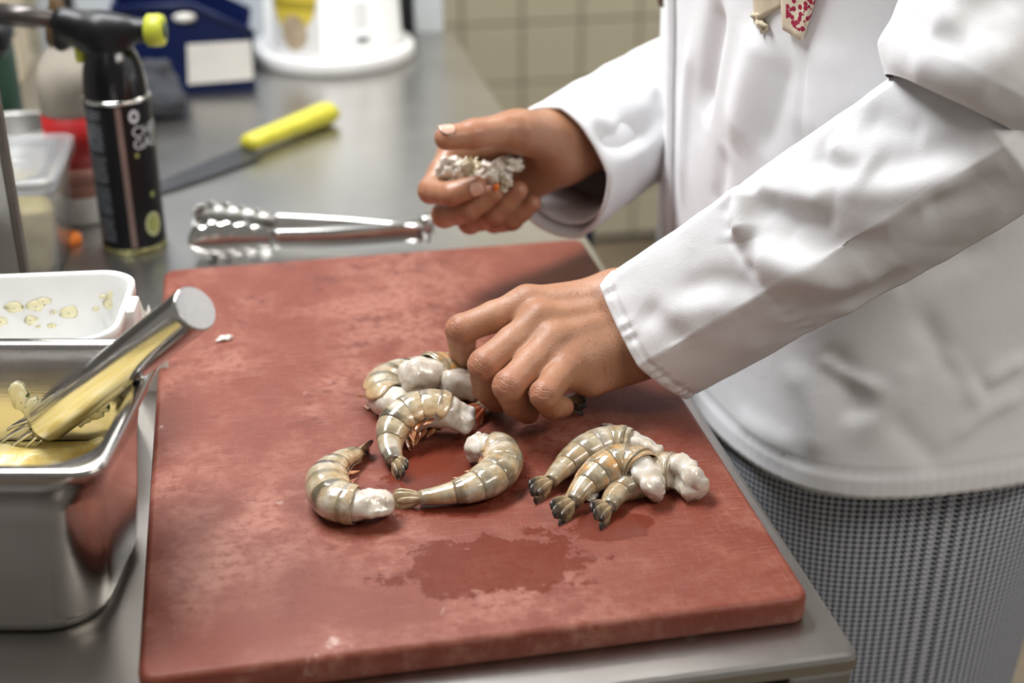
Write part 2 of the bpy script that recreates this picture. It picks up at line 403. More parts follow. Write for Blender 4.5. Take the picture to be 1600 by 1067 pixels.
# ================================================================== PRAWNS
def prawn(label, spine, rmax=.0115, side=1, lift=.25, cut=.82, legs=4, fan=.021, fanopen=.5, red=False, flesh_lump=1.0, seed=0, fan_up=0.0, endr=.95, stripe=.7, warm=.3, tipdark=1.0):
    """spine: world points from tail base to the cut head end; side: +1 dorsal lies left of travel, -1 right; lift: how far the back turns up"""
    rnd = random.Random(seed); rmax *= 1.10
    N = 72; P = spline(spine, N)
    T = np.gradient(P, axis=0); T /= np.linalg.norm(T, axis=1)[:, None]
    L = np.r_[0, np.cumsum(np.linalg.norm(np.diff(P, axis=0), axis=1))]; s = L/L[-1]
    Z = np.array((0, 0, 1.0))
    D = np.cross(T, Z)*side + Z*lift; D -= T*(D*T).sum(1)[:, None]; D /= np.linalg.norm(D, axis=1)[:, None]
    B = np.cross(T, D)
    def at(t):
        f = np.interp(t, s, np.arange(N)); i = int(min(f, N-2)); k = f-i
        m = lambda A: A[i]*(1-k)+A[i+1]*k
        return m(P), m(T), m(D), m(B)
    def R(t):
        q = min(1, t/.55); q = q*q*(3-2*q); return rmax*(.42+.58*q)*(1-.06*max(0, t-.75)/.25)
    root = empty('prawn', tuple(P.mean(0)*np.array((1, 1, 0))+np.array((0, 0, BT))), label, 'prawn', 'raw prawns on the red board')
    # flesh core with rounded, lumpy cut end
    rings = []; n = 28
    ts = list(np.linspace(.01, cut, 22)) + list(np.linspace(cut+.015, 1.0, 14))
    seedv = Vector((seed*3.7, seed*1.3, 0))
    ph = [rnd.uniform(0, 6.28) for _ in range(3)]
    def ring(p, d, b, t_, rr, amp, lobe=0.0):
        out = []
        for j in range(n):
            a = 2*PI*j/n; lf = 1+lobe*(.17*math.cos(2*a+ph[0])+.12*math.cos(3*a+ph[1])+.07*math.cos(5*a+ph[2])); q = p + lf*(d*math.cos(a)*1.06+b*math.sin(a)*.88)*rr
            nz = noise.noise(Vector(q)*150+seedv)*amp + noise.noise(Vector(q)*330+seedv)*amp*.5
            out.append(q + (d*math.cos(a)+b*math.sin(a))*(nz+noise.noise(Vector(q)*70+seedv)*amp*1.5))
        return out
    for t in ts:
        p, tt, d, b = at(t); k = max(0, (t-cut)/(1-cut))
        rr = R(t)*(.93+.10*k*flesh_lump)*(1 if k == 0 else (1-(1-endr)*k))
        rings.append(ring(p, d, b, tt, rr, .0003+.0016*min(1, k*2)*flesh_lump, k))
    p, tt, d, b = at(1.0); re = R(1.0)*(.93+.10*flesh_lump)*endr
    for a in (.25, .55, .85, 1.1, 1.35):
        rings.append(ring(p+tt*(math.sin(a)*re*.75), d, b, tt, re*math.cos(a), .0022*flesh_lump*math.cos(a)+.0006, 1.0))
    V, F = loft(rings, True, True, True)
    from_py('flesh', V, F, M['flesh'], root, world=True)
    # overlapping shell segments
    bd = [0.0, .215, .36, .50, .635, .765, cut+.005]
    for i in range(6):
        t0, t1 = bd[i], bd[i+1]+.035; m = 9; nn = 25; rings = []; band = []; dors = []
        amax = 2.5 if i else 2.95
        for k in range(m):
            f = k/(m-1); t = t0+(t1-t0)*f; p, tt, d, b = at(min(t, .995)); rr = R(t)*(1.07-.045*f+.055*math.sin(f*PI)) + .0002
            row = []
            for j in range(nn):
                am = amax-.45*abs(2*f-.9)**2; a = -am+2*am*j/(nn-1)
                lobe = .18*(1-f)*max(0, abs(a)-1.2)*(.5-f)
                q = p + (d*math.cos(a)*1.06+b*math.sin(a)*.88)*rr - tt*lobe*rr
                if k in (0,): q = q - (d*math.cos(a)+b*math.sin(a))*.0003
                row.append(q); band.append(1-f*1.25); dors.append(math.cos(a))
            rings.append(row)
        V, F = loft(rings, False)
        o = from_py('shell_segment', V, F, M['shell'], root, world=True, attrs={'band': band, 'dorsal': dors, 'dark': [stripe*rnd.uniform(.45, 1.25)]*len(V), 'warm': [warm*rnd.uniform(.6, 1.4)]*len(V)})
        sd = o.modifiers.new('thick', 'SOLIDIFY'); sd.thickness = .0005; sd.offset = -1
    # tail fan: telson and four uropods
    p, tt, d, b = at(0.0); back = -tt
    for k, (ang, ln, wd, up_) in enumerate(((0, .95, .13, .40), (.32, 1.15, .235, .15), (-.32, 1.15, .235, .15), (.70, 1.05, .22, -.1), (-.70, 1.05, .22, -.1))):
        ang *= fanopen*1.25; dirv = back*math.cos(ang) + b*math.sin(ang); dirv[2] += fan_up; wv = np.cross(d, dirv); wv /= np.linalg.norm(wv); nv = np.cross(dirv, wv)
        base = p + d*(up_*R(0)) + b*(math.sin(ang)*R(0)*.7) + tt*.003
        rows = []; tip = []
        for i in range(9):
            f = i/8; wdt = wd*fan*(math.sin(min(1, f*1.25+.18)*PI*.5))*(1 if f < .75 else math.sqrt(max(.02, 1-((f-.75)/.27)**2)))
            cc = base + dirv*(fan*ln*f) - nv*(.0016*f*f) ; th = .0011*(1-.8*f)
            rows.append([cc+wv*wdt*math.cos(a)+nv*(th*math.sin(a)+.0004*(1-abs(math.cos(a)))) for a in np.linspace(0, 2*PI, 10, endpoint=False)]); tip += [f*tipdark]*10
        V, F = loft(rows, True, True, True)
        from_py('tail_blade', V, F, M['redtail'] if red else M['tail'], root, world=True, attrs={'tip': tip})
    # swimmerets hanging from the belly
    for k in range(legs):
        t = .36+.42*k/max(1, legs-1)*(cut-.06)/.8
        p, tt, d, b = at(t); rr = R(t)
        for sgn in (-1, 1):
            dirv = -d*1.0 - tt*rnd.uniform(.3, .9) + b*sgn*rnd.uniform(.1, .5); dirv[2] -= .25; dirv /= np.linalg.norm(dirv)
            wv = np.cross(dirv, b); wv /= np.linalg.norm(wv); nv = np.cross(dirv, wv); ln = rnd.uniform(.007, .0105); base = p - d*rr*.8 + b*sgn*rr*.4
            rows = []
            for i in range(6):
                f = i/5; wd = .0020*math.sin((.15+.8*f)*PI); cc = base+dirv*ln*f - tt*ln*.35*f*f; cc[2] = max(cc[2], BT+.0008)
                rows.append([cc+wv*wd*math.cos(a)+nv*.00045*math.sin(a) for a in np.linspace(0, 2*PI, 8, endpoint=False)])
            V, F = loft(rows, True, True, True)
            V = [np.array((v[0], v[1], max(v[2], BT+.0002))) for v in V]
            from_py('swimmeret', V, F, M['legs'], root, world=True)
    return root
def sp(*pts):
    """pixel + height above the board -> spine points"""
    return [tuple(onz(x, y, BT+h)) for x, y, h in pts]

prawn('curled prawn with dark stripes at lower left, cut end touching another tail', sp((557, 709, .007), (533, 721, .010), (514, 748, .012), (522, 778, .0125), (556, 789, .0125), (598, 789, .0115)), .0128, 1, .30, .80, 3, .017, .4, seed=1, stripe=1.0, warm=0.25, endr=.8)
prawn('long curved prawn, tail tip reaching the striped curled one on its left', sp((655, 778, .007), (700, 771, .009), (748, 757, .0115), (782, 731, .012), (776, 705, .0125), (745, 697, .012)), .0118, 1, .28, .86, 4, .019, .25, seed=2, tipdark=.45, stripe=0.55, warm=0.35, endr=.85)
prawn('grey-green prawn in the middle of the heap, black tail pointing at the viewer', sp((617, 722, .006), (610, 693, .011), (622, 662, .017), (655, 643, .021), (692, 642, .021), (728, 655, .014)), .0128, -1, .45, .80, 5, .019, .55, seed=3, stripe=0.7, warm=0.1, endr=.72)
prawn('striped prawn at the far left of the heap, partly under its neighbours', sp((715, 566, .007), (680, 572, .009), (635, 583, .011), (600, 600, .0115), (603, 624, .012), (636, 634, .012)), .0128, -1, .35, .84, 2, .012, .3, seed=4, stripe=1.0, warm=0.2, endr=.85)
prawn('prawn atop the heap, rounded white cut end facing the viewer', sp((735, 577, .012), (715, 580, .018), (697, 583, .022), (680, 584, .026), (664, 586, .029), (646, 588, .030)), .0135, 1, .9, .62, 4, .010, .3, seed=5, stripe=0.5, warm=0.8, endr=.95, flesh_lump=1.2)
prawn('reddish tailed prawn under the fingertips of the lowered hand', sp((752, 640, .008), (762, 622, .011), (757, 608, .015), (740, 601, .018), (722, 598, .022), (706, 597, .023)), .0135, 1, .4, .50, 0, .020, .5, red=True, seed=6, stripe=0.4, warm=1.0, endr=.95, flesh_lump=1.2)
prawn('rearmost prawn of the three laid side by side at the right', sp((858, 753, .007), (884, 727, .009), (915, 706, .0115), (952, 693, .0125), (990, 696, .0125), (1025, 709, .010)), .0120, 1, .45, .66, 0, .021, .35, seed=7, stripe=0.45, warm=0.35, endr=.55)
prawn('orange tinged middle prawn of the three laid side by side at the right', sp((893, 785, .007), (912, 760, .010), (940, 737, .014), (975, 724, .017), (1004, 733, .017), (1022, 762, .012)), .0128, 1, .5, .70, 0, .021, .45, seed=8, stripe=0.5, warm=0.9, endr=.75)
prawn('front prawn of the three at the right, partly under its neighbour, knobbly white end', sp((950, 793, .006), (966, 768, .007), (995, 752, .008), (1030, 738, .010), (1060, 738, .012), (1084, 756, .011)), .0122, 1, .5, .62, 0, .020, .5, seed=9, stripe=0.35, warm=0.35, endr=.85, flesh_lump=1.6)
prawn('prawn hidden beneath the lowered hand with only its dark tail showing', sp((884, 628, .006), (870, 621, .007), (856, 614, .008), (844, 606, .009), (834, 597, .009), (828, 587, .009)), .0085, -1, .4, .84, 0, .018, .5, seed=10, stripe=0.6, warm=0.3)

def scrap(name, label, p, sx, sy, sz, mt, seed, rz=0):
    bm = bmesh.new(); bmesh.ops.create_icosphere(bm, subdivisions=4, radius=1)
    for v in bm.verts:
        k = 1+.6*noise.noise(v.co*1.8+Vector((seed*5, 0, 0)))+.35*noise.noise(v.co*4+Vector((0, seed*5, 0)))+.2*noise.noise(v.co*9+Vector((0, 0, seed*5)))
        v.co = Vector((v.co.x*sx*k, v.co.y*sy*k, v.co.z*sz*k))
    o = from_bm(name, bm, mt); o.location = p; o.rotation_euler = (0, 0, rz)
    return tag(o, label, 'scrap')
scrap('shell_fragment', 'small white shell fragment near the whisk handle end on the board', tuple(onz(351, 528, BT+.002)), .006, .0028, .0016, M['card'], 1, .4)
scrap('flesh_fragment', 'tiny pale flesh shred behind the three prawns', tuple(onz(950, 664, BT+.0015)), .0042, .0016, .0013, M['flesh'], 2, -.5)
scrap('shell_shred', 'crumpled translucent shred between the tails of the three prawns', tuple(onz(925, 776, BT+.003)), .0055, .003, .0026, M['flesh'], 3, .5)

# ================================================================== SIGNED DISTANCE SCULPTING (hands, body)
def surface_nets(f, lo, h):
    nx, ny, nz = f.shape; ins = f < 0
    cnt = np.zeros((nx-1, ny-1, nz-1), np.float32); acc = np.zeros((nx-1, ny-1, nz-1, 3), np.float32)
    def corner(i, j, k): return (slice(i, nx-1+i), slice(j, ny-1+j), slice(k, nz-1+k))
    idx = [(i, j, k) for i in (0, 1) for j in (0, 1) for k in (0, 1)]
    for a in idx:
        for ax in range(3):
            if a[ax]: continue
            b = list(a); b[ax] = 1; fa = f[corner(*a)]; fb = f[corner(*b)]
            m = (fa < 0) != (fb < 0); t = np.where(m, fa/np.where(m, fa-fb, 1), 0).astype(np.float32)
            cnt += m
            for c in range(3): acc[..., c] += np.where(m, a[c]+(t if c == ax else 0), 0)
    act = cnt > 0; vid = -np.ones(act.shape, np.int64); vid[act] = np.arange(act.sum())
    g = np.argwhere(act); V = (g + acc[act]/cnt[act][:, None])*h + np.array(lo)
    F = []
    for ax in range(3):
        b, c = [(1, 2), (2, 0), (0, 1)][ax]
        s0 = [slice(1, n-1) for n in f.shape]; s0[ax] = slice(0, f.shape[ax]-1); s1 = list(s0); s1[ax] = slice(1, f.shape[ax])
        i0 = ins[tuple(s0)]; i1 = ins[tuple(s1)]
        for flip in (False, True):
            e = np.argwhere(i0 & ~i1 if not flip else ~i0 & i1)
            off = np.array([1, 1, 1]); off[ax] = 0; e = e+off
            def q(db, dc):
                z = e.copy(); z[:, b] += db; z[:, c] += dc; return vid[z[:, 0], z[:, 1], z[:, 2]]
            a0, a1, a2, a3 = q(-1, -1), q(0, -1), q(0, 0), q(-1, 0)
            F.append(np.stack((a0, a1, a2, a3) if not flip else (a0, a3, a2, a1), 1))
    return V, np.concatenate(F)
def sdf_mesh(prims, h, pad=.012):
    """prims: (a, b, ra, rb, k) round cones, smooth union with blend k; k<0: smooth cut"""
    A = np.array([np.minimum(np.array(p[0])-p[2], np.array(p[1])-p[3]) for p in prims if p[4] > 0]); Bx = np.array([np.maximum(np.array(p[0])+p[2], np.array(p[1])+p[3]) for p in prims if p[4] > 0])
    lo = A.min(0)-pad; hi = Bx.max(0)+pad; n = np.ceil((hi-lo)/h).astype(int)+1
    ax = [(lo[i]+h*np.arange(n[i])).astype(np.float32) for i in range(3)]
    f = np.full(tuple(n), .05, np.float32)
    for a, b, ra, rb, k in prims:
        a = np.array(a, np.float32); b = np.array(b, np.float32); m = max(ra, rb)+abs(k)*1.6+.004
        sl = []
        for i in range(3):
            i0 = max(0, int((min(a[i], b[i])-m-lo[i])/h)); i1 = min(n[i], int((max(a[i], b[i])+m-lo[i])/h)+2); sl.append(slice(i0, i1))
        X, Y, Z = np.meshgrid(*[ax[i][sl[i]] for i in range(3)], indexing='ij')
        d = b-a; dd = float(d@d)+1e-12
        t = np.clip(((X-a[0])*d[0]+(Y-a[1])*d[1]+(Z-a[2])*d[2])/dd, 0, 1)
        r = ra+(rb-ra)*t
        g = np.sqrt((X-a[0]-d[0]*t)**2+(Y-a[1]-d[1]*t)**2+(Z-a[2]-d[2]*t)**2)-r
        cur = f[tuple(sl)]
        if k > 0:
            hh = np.clip(.5+.5*(cur-g)/k, 0, 1); f[tuple(sl)] = cur+(g-cur)*hh-k*hh*(1-hh)
        else:
            k = -k; g = -g; hh = np.clip(.5-.5*(cur-g)/k, 0, 1); f[tuple(sl)] = cur+(g-cur)*hh+k*hh*(1-hh)
    return surface_nets(f, lo, h)
def vnormals(V, F):
    nv = np.zeros_like(V); q = V[F]; fn = np.cross(q[:, 2]-q[:, 0], q[:, 3]-q[:, 1])
    for i in range(4): np.add.at(nv, F[:, i], fn)
    return nv/(np.linalg.norm(nv, axis=1)[:, None]+1e-12)
def smooth_verts(V, F, it=2, lam=.5):
    e = np.concatenate([F[:, [0, 1]], F[:, [1, 2]], F[:, [2, 3]], F[:, [3, 0]]]); e = np.concatenate([e, e[:, ::-1]])
    deg = np.bincount(e[:, 0], minlength=len(V))[:, None]
    for _ in range(it):
        s = np.zeros_like(V)
        for c in range(3): s[:, c] = np.bincount(e[:, 0], weights=V[e[:, 1], c], minlength=len(V))
        V = V+(s/np.maximum(deg, 1)-V)*lam
    return V

A3 = lambda *p: np.array(p, float)
# ---- lowered left hand (back of the hand up, fingers curled onto a prawn)
LH = dict(
    i=[A3(.2815, .2870, .0985), A3(.2302, .2817, .0844), A3(.2331, .2945, .0605), A3(.2395, .2975, .0440)],
    m=[A3(.2863, .2650, .0945), A3(.2405, .2390, .0753), A3(.2440, .2529, .0490), A3(.2531, .2600, .0330)],
    r=[A3(.2923, .2478, .0850), A3(.2535, .2144, .0695), A3(.2614, .2290, .0470), A3(.2723, .2382, .0330)],
    l=[A3(.3001, .2331, .0722), A3(.2762, .2012, .0673), A3(.2845, .2132, .0500), A3(.2956, .2247, .0425)])
LHR = dict(i=(.0126, .0112, .0099, .0086), m=(.0128, .0117, .0102, .0088), r=(.0124, .0113, .0099, .0086), l=(.0112, .0101, .0088, .0078))
wI, wL = np.array(onz(966, 470, .096)), np.array(onz(990, 533, .076)); wC = (wI+wL)/2
E_L = A3(.578, .165, .266)                       # left elbow
C_L = np.array(ony(1008, 520, .262))            # left cuff centre
def finger(ch, rr, k=.0035):
    P = []
    for a, b, ra, rb in zip(ch[:-1], ch[1:], rr[:-1], rr[1:]):
        mid = (a+b)/2; rm = (ra+rb)/2*.965
        P += [(a, mid, ra, rm, k), (mid, b, rm, rb, k)]
    return P
prims = []
faI, faL = wI+(C_L-wC)*1.0+A3(.02, -.008, .016), wL+(C_L-wC)*1.0+A3(.02, -.008, .016)
fa2 = C_L+(E_L-C_L)*.38
prims += [(wI, wL, .0215, .0205, .010), (wI, faI, .0215, .019, .012), (wL, faL, .0205, .019, .012), ((faI+faL)/2, fa2, .028, .026, .02)]
for q, key in enumerate('imrl'):
    b0 = wI+(wL-wI)*(.04+.30*q); mcp = LH[key][0]
    dn = A3(.004, .002, -.010)
    prims += [(b0+dn*.4, mcp+dn*.55, .0175, .0122, .012)]
    prims += [(b0+dn*1.9, mcp+dn*1.6+A3(.012, 0, 0), .0165, .0125, .012)]
for q in range(3):                               # flat back of the hand between the bones
    b0 = wI+(wL-wI)*(.19+.30*q); m2 = (LH['imrl'[q]][0]+LH['imrl'[q+1]][0])/2
    prims += [(b0+A3(.002, .001, -.003), m2+A3(.010, .001, -.0055), .0185, .0128, .012)]
prims += [(wI+A3(0, 0, -.002), LH['i'][0]+A3(.012, .002, -.002), .0200, .0125, .012)]
for q in range(3):                               # web between neighbouring knuckles
    a, b = LH['imrl'[q]], LH['imrl'[q+1]]
    prims += [(a[0]+(a[1]-a[0])*.17+A3(.001, 0, -.005), b[0]+(b[1]-b[0])*.17+A3(.001, 0, -.005), .0095, .0095, .009)]
for key in 'imrl': prims += finger(LH[key], LHR[key])
for key in 'imrl': prims += [(LH[key][0]+A3(0, 0, .0008), LH[key][0]+(LH[key][1]-LH[key][0])*.05,   .0124 if key != 'l' else .0108, .0118, .008)]
LT = [A3(.340, .302, .074), A3(.303, .319, .062), A3(.272, .318, .050), A3(.249, .311, .042)]
prims += [(LT[0], LT[1], .019, .0145, .012), (LT[1], LT[2], .0125, .0108, .004), (LT[2], LT[3], .0105, .0085, .004), (LT[0], (LH['i'][0]+LH['m'][0])/2+A3(.015, 0, -.018), .015, .012, .015)]
for key in 'imr':                                # extensor tendons
    a = LH[key][0]; b = wI+(wL-wI)*(.18 if key == 'i' else .4 if key == 'm' else .6)
    upv = A3(-.1, -.55, .83); prims += [(a+upv*.0070, a+(b-a)*.62+upv*.0125, .0034, .0024, .009)]
def knuckles(V, nrm, ch, rr, up_, pips=True):
    """wrinkle grooves across the knuckles and a redness value"""
    red = np.zeros(len(V)); disp = np.zeros(len(V))
    for jn, amp in ((1, .0011), (2, .0007)):
        c = ch[jn]; bone = ch[jn+1]-ch[jn-1]; bone = bone/np.linalg.norm(bone)
        out = c-(ch[jn-1]+ch[jn+1])/2; out = out/np.linalg.norm(out)
        d = V-c; s = d@bone; rad = np.linalg.norm(d-np.outer(s, bone), axis=1)
        near = (rad < rr[jn]*1.7) & (np.abs(s) < .012); face = np.clip(((nrm@out)-.25)/.5, 0, 1)*near
        w = s + .0006*np.sin(d@np.cross(bone, out)*900)
        for off in (-.0042, -.0021, 0, .0022, .0043): disp -= face*amp*np.exp(-((w-off)/.00065)**2)*(1.2-abs(off)*120)
        red = np.maximum(red, near*np.exp(-(np.linalg.norm(d, axis=1)/(rr[jn]*1.25))**4)*np.clip(.4+nrm@out, 0, 1))
    d = np.linalg.norm(V-ch[0], axis=1); red = np.maximum(red, .7*np.exp(-(d/.0125)**4))
    dt = np.linalg.norm(V-ch[3], axis=1); red = np.maximum(red, .75*np.exp(-(dt/.012)**4))
    return disp, red
def finish_hand(prims, chains, radii, h, wet):
    V, F = sdf_mesh(prims, h); V = smooth_verts(V, F, 2, .5); nrm = vnormals(V, F)
    disp = np.zeros(len(V)); red = np.zeros(len(V))
    for ch, rr in zip(chains, radii):
        d, r = knuckles(V, nrm, ch, rr, None); disp += d; red = np.maximum(red, r)
    V = V+nrm*disp[:, None]
    return V, F, red, np.full(len(V), wet)
VL, FL, RL, WL = finish_hand(prims, [LH[k] for k in 'imrl']+[LT], [LHR[k] for k in 'imrl']+[(.0145, .0116, .0105, .0085)], .00115, .0)

# ---- raised right hand (palm towards the viewer, closed around scraps)
yy = lambda x, y, Y: np.array(ony(x, y, Y))
RH = dict(
    i=[yy(706, 240, .508), yy(673, 298, .474), yy(706, 303, .449), yy(744, 290, .445)],
    m=[yy(733, 268, .517), yy(694, 336, .482), yy(733, 329, .455), yy(770, 302, .452)],
    r=[yy(762, 292, .522), yy(734, 347, .490), yy(772, 338, .462), yy(810, 298, .458)],
    l=[yy(795, 306, .524), yy(772, 347, .500), yy(800, 345, .478), yy(832, 318, .470)])
RHR = dict(i=(.0118, .0108, .0098, .0086), m=(.0120, .0110, .0098, .0086), r=(.0115, .0104, .0094, .0082), l=(.0105, .0096, .0086, .0075))
RT = [yy(846, 208, .488), yy(795, 203, .462), yy(742, 210, .446), yy(697, 216, .440)]
rw1, rw2 = yy(868, 208, .508), yy(878, 246, .508)
C_R = yy(866, 270, .500); E_R = C_R+A3(.205, .185, .030)
pr = [(rw1, rw2, .0225, .0200, .010)]
fr1 = C_R+(E_R-C_R)*.35
pr += [((rw1+rw2)/2, fr1, .030, .030, .02), (rw1, C_R+(E_R-C_R)*.25+A3(0, 0, .020), .0225, .022, .012), (rw2, C_R+(E_R-C_R)*.25+A3(0, 0, .010), .0200, .022, .012)]
for q, key in enumerate('imrl'):
    b0 = rw1+(rw2-rw1)*(.05+.3*q); mcp = RH[key][0]
    pr += [(b0, mcp, .0165, .0128, .012)]
pr += [((rw2*.75+rw1*.25)+A3(-.006, -.012, 0), RH['l'][0]+A3(.008, -.010, .004), .017, .013, .014)]
pr += [(yy(872, 225, .492), RT[1]+A3(.012, .004, -.004), .019, .017, .014), (RT[0], RT[1], .0185, .0150, .010), (RT[1], RT[2], .0142, .0126, .005), (RT[2], RT[3], .0122, .0098, .004)]
pr += [(RT[1]+A3(.004, .012, -.006), RH['i'][0]+A3(.012, 0, 0), .012, .011, .014)]
for key in 'imrl': pr += finger(RH[key], RHR[key])
VR, FR, RR, WR = finish_hand(pr, [RH[k] for k in 'imrl']+[RT], [RHR[k] for k in 'imrl']+[(.0150, .0126, .0122, .0098)], .0012, .9)

# ---- the body under the clothes
S_L, S_R = A3(.62, .265, .500), A3(.63, .665, .500)
bp = [(A3(.60, .46, .02), A3(.60, .46, .36), .105, .115, .05), (A3(.60, .40, .0), A3(.60, .37, .38), .10, .10, .05), (A3(.60, .52, .0), A3(.60, .55, .38), .10, .10, .05),
      (S_L+A3(0, .05, -.02), S_R+A3(0, -.05, -.02), .045, .045, .04), (A3(.605, .46, .46), A3(.585, .46, .62), .062, .055, .03),
      (A3(.575, .46, .72), A3(.57, .46, .76), .078, .088, .03), (A3(.535, .46, .655), A3(.56, .46, .70), .042, .065, .03), (A3(.487, .46, .715), A3(.483, .46, .69), .009, .014, .012),
      (A3(.575, .375, .72), A3(.58, .375, .69), .012, .009, .008), (A3(.575, .545, .72), A3(.58, .545, .69), .012, .009, .008),
      (S_L+A3(0, .03, -.03), E_L, .032, .026, .02), (E_L, fa2, .026, .026, .02), (S_R+A3(0, -.03, -.03), E_R, .032, .030, .02), (E_R, fr1, .030, .030, .02),
      (A3(.60, .365, -.05), A3(.60, .37, -.45), .085, .055, .04), (A3(.60, .37, -.45), A3(.61, .37, -.82), .055, .042, .03),
      (A3(.60, .555, -.05), A3(.60, .55, -.45), .085, .055, .04), (A3(.60, .55, -.45), A3(.61, .55, -.82), .055, .042, .03)]
VB, FB = sdf_mesh(bp, .009, .03)
Vb = np.concatenate([VL, VR, VB]); Fb = np.concatenate([FL, FR+len(VL), FB+len(VL)+len(VR)])
chef = empty('person', (.60, .46, -.90), 'person in white chef jacket and fine checked trousers shelling prawns at the counter', 'person')
body = from_py('body', Vb, Fb, M['skin'], chef, world=True, attrs={'knuckle': np.r_[RL, RR, np.zeros(len(VB))], 'wet': np.r_[WL, WR, np.zeros(len(VB))], 'hairy': np.r_[np.clip((VL[:, 0]-.285)/.05, 0, 1), np.zeros(len(VR)+len(VB))]})

hv, hf = sdf_mesh([(A3(.590, .46, .765), A3(.600, .46, .775), .088, .092, .02), (A3(.640, .46, .70), A3(.630, .46, .74), .055, .07, .03), (A3(.545, .46, .80), A3(.58, .46, .81), .05, .06, .03)], .008)
from_py('hair', hv, hf, plain('dark_hair', (.02, .014, .01), .6), chef, world=True)
for ey in (.428, .492):
    V, F = sdf_mesh([(A3(.498, ey, .728), A3(.499, ey, .728), .012, .012, .002)], .003); from_py('eye', V, F, plain('eye_white', (.7, .68, .64), .2), chef, world=True)
def nail(ch, rr, out, off=.35, sc=1.0, wid=.0058):
    """curved nail plate on the last phalanx"""
    tip, dip = ch[3], ch[2]; ax = (tip-dip)/np.linalg.norm(tip-dip); out = out-ax*(out@ax); out = out/np.linalg.norm(out); b = np.cross(ax, out)
    rows = []
    for i in range(9):
        f = i/8; s = (f-.5)*.0115*sc; hw = wid*sc*math.sqrt(max(.05, 1-(abs(f-.5)*2)**3.5)); r = rr[3]*1.02
        c = tip+ax*(s+.0005)
        rows.append([c+b*hw*g+out*(r*math.sqrt(max(.05, 1-(hw*g/r)**2)) + .0006-.0012*max(0, f-.8)) for g in np.linspace(-1, 1, 9)])
    V, F = loft(rows, False)
    o = from_py('finger_nail', V, F, M['nail'], chef, world=True); sd = o.modifiers.new('t', 'SOLIDIFY'); sd.thickness = .0007; sd.offset = 1
nail(RT, (.015, .0126, .0122, .0098), A3(-.15, -.35, .95), sc=1.15)
nail(RH['i'], RHR['i'], A3(.25, -.95, .1))

# ================================================================== CLOTHES
def strokes(V, F, lst):
    """fold ridges (+) and creases (-): each a polyline laid on the cloth, found by sighting it from where the photographer stood"""
    tri = BVHTree.FromPolygons([tuple(v) for v in V], [tuple(f) for f in F]); nrm = vnormals(V, F); out = V.copy(); disp = np.zeros(len(V))
    for pts, amp, wd in lst:
        W3 = []
        pp = spline([(x, y, 0) for x, y in pts], 14) if len(pts) > 2 else np.array([(pts[0][0]+(pts[1][0]-pts[0][0])*k/9, pts[0][1]+(pts[1][1]-pts[0][1])*k/9, 0) for k in range(10)])
        for x, y, _ in pp:
            hit = tri.ray_cast(CAM, ray(x, y).normalized())
            if hit[0] is not None: W3.append(np.array(hit[0]))
        if len(W3) < 2: continue
        best = np.full(len(V), 9.0); tt = np.zeros(len(V)); m = len(W3)-1
        lo = np.min(W3, 0)-wd*3; hi = np.max(W3, 0)+wd*3; sel = np.where(np.all((V > lo) & (V < hi), 1))[0]; X = V[sel]
        bs = np.full(len(sel), 9.0); ts = np.zeros(len(sel))
        for i in range(m):
            a, b = W3[i], W3[i+1]; d = b-a
            if np.linalg.norm(d) > .08: continue
            t = np.clip((X-a)@d/(d@d+1e-12), 0, 1); q = np.linalg.norm(X-a-t[:, None]*d, axis=1); u = q < bs
            bs[u] = q[u]; ts[u] = (i+t[u])/m
        disp[sel] += amp*np.exp(-(bs/wd)**2)*np.clip(4.5*np.minimum(ts, 1-ts)+.15, 0, 1)
    return out+nrm*disp[:, None]
def sleeve(path, radii, nu, nv, ref, poly=.55, squash=.85, phase=0.0, nside=5, noise_amp=.003, seed=0):
    """tube of cloth: path of centre points, polygonal soft cross section"""
    P = spline(path, nu); R = np.interp(np.linspace(0, 1, nu), np.linspace(0, 1, len(radii)), radii)
    T = np.gradient(P, axis=0); T /= np.linalg.norm(T, axis=1)[:, None]
    nrm = np.array(ref, float); V = []
    for i in range(nu):
        nrm = nrm-T[i]*(nrm@T[i]); nrm /= np.linalg.norm(nrm); b = np.cross(T[i], nrm)
        th = np.linspace(0, 2*PI, nv, endpoint=False)
        seg = 2*PI/nside; q = ((th+phase) % seg)-seg/2; pl = math.cos(seg/2)/np.cos(q)*1.10
        rr = R[i]*((1-poly)+poly*pl)
        pts = P[i]+np.outer(np.cos(th)*rr, nrm)+np.outer(np.sin(th)*rr*squash, b); V.append(pts)
    V = np.array(V)
    F = [(i*nv+j, i*nv+(j+1) % nv, (i+1)*nv+(j+1) % nv, (i+1)*nv+j) for i in range(nu-1) for j in range(nv)]
    V = V.reshape(-1, 3); F = np.array(F); n = vnormals(V, F)
    nz = np.array([noise.noise(Vector(v)*22+Vector((seed, 0, 0)))+.5*noise.noise(Vector(v)*55+Vector((seed, 3, 0))) for v in V])
    u = np.repeat(np.linspace(0, 1, nu), nv); V = V+n*(nz*noise_amp*np.clip(.35+u*3, 0, 1))[:, None]
    if ((V-np.repeat(P, nv, 0))*n).sum() < 0: F = F[:, ::-1]
    return V, F

jk = None
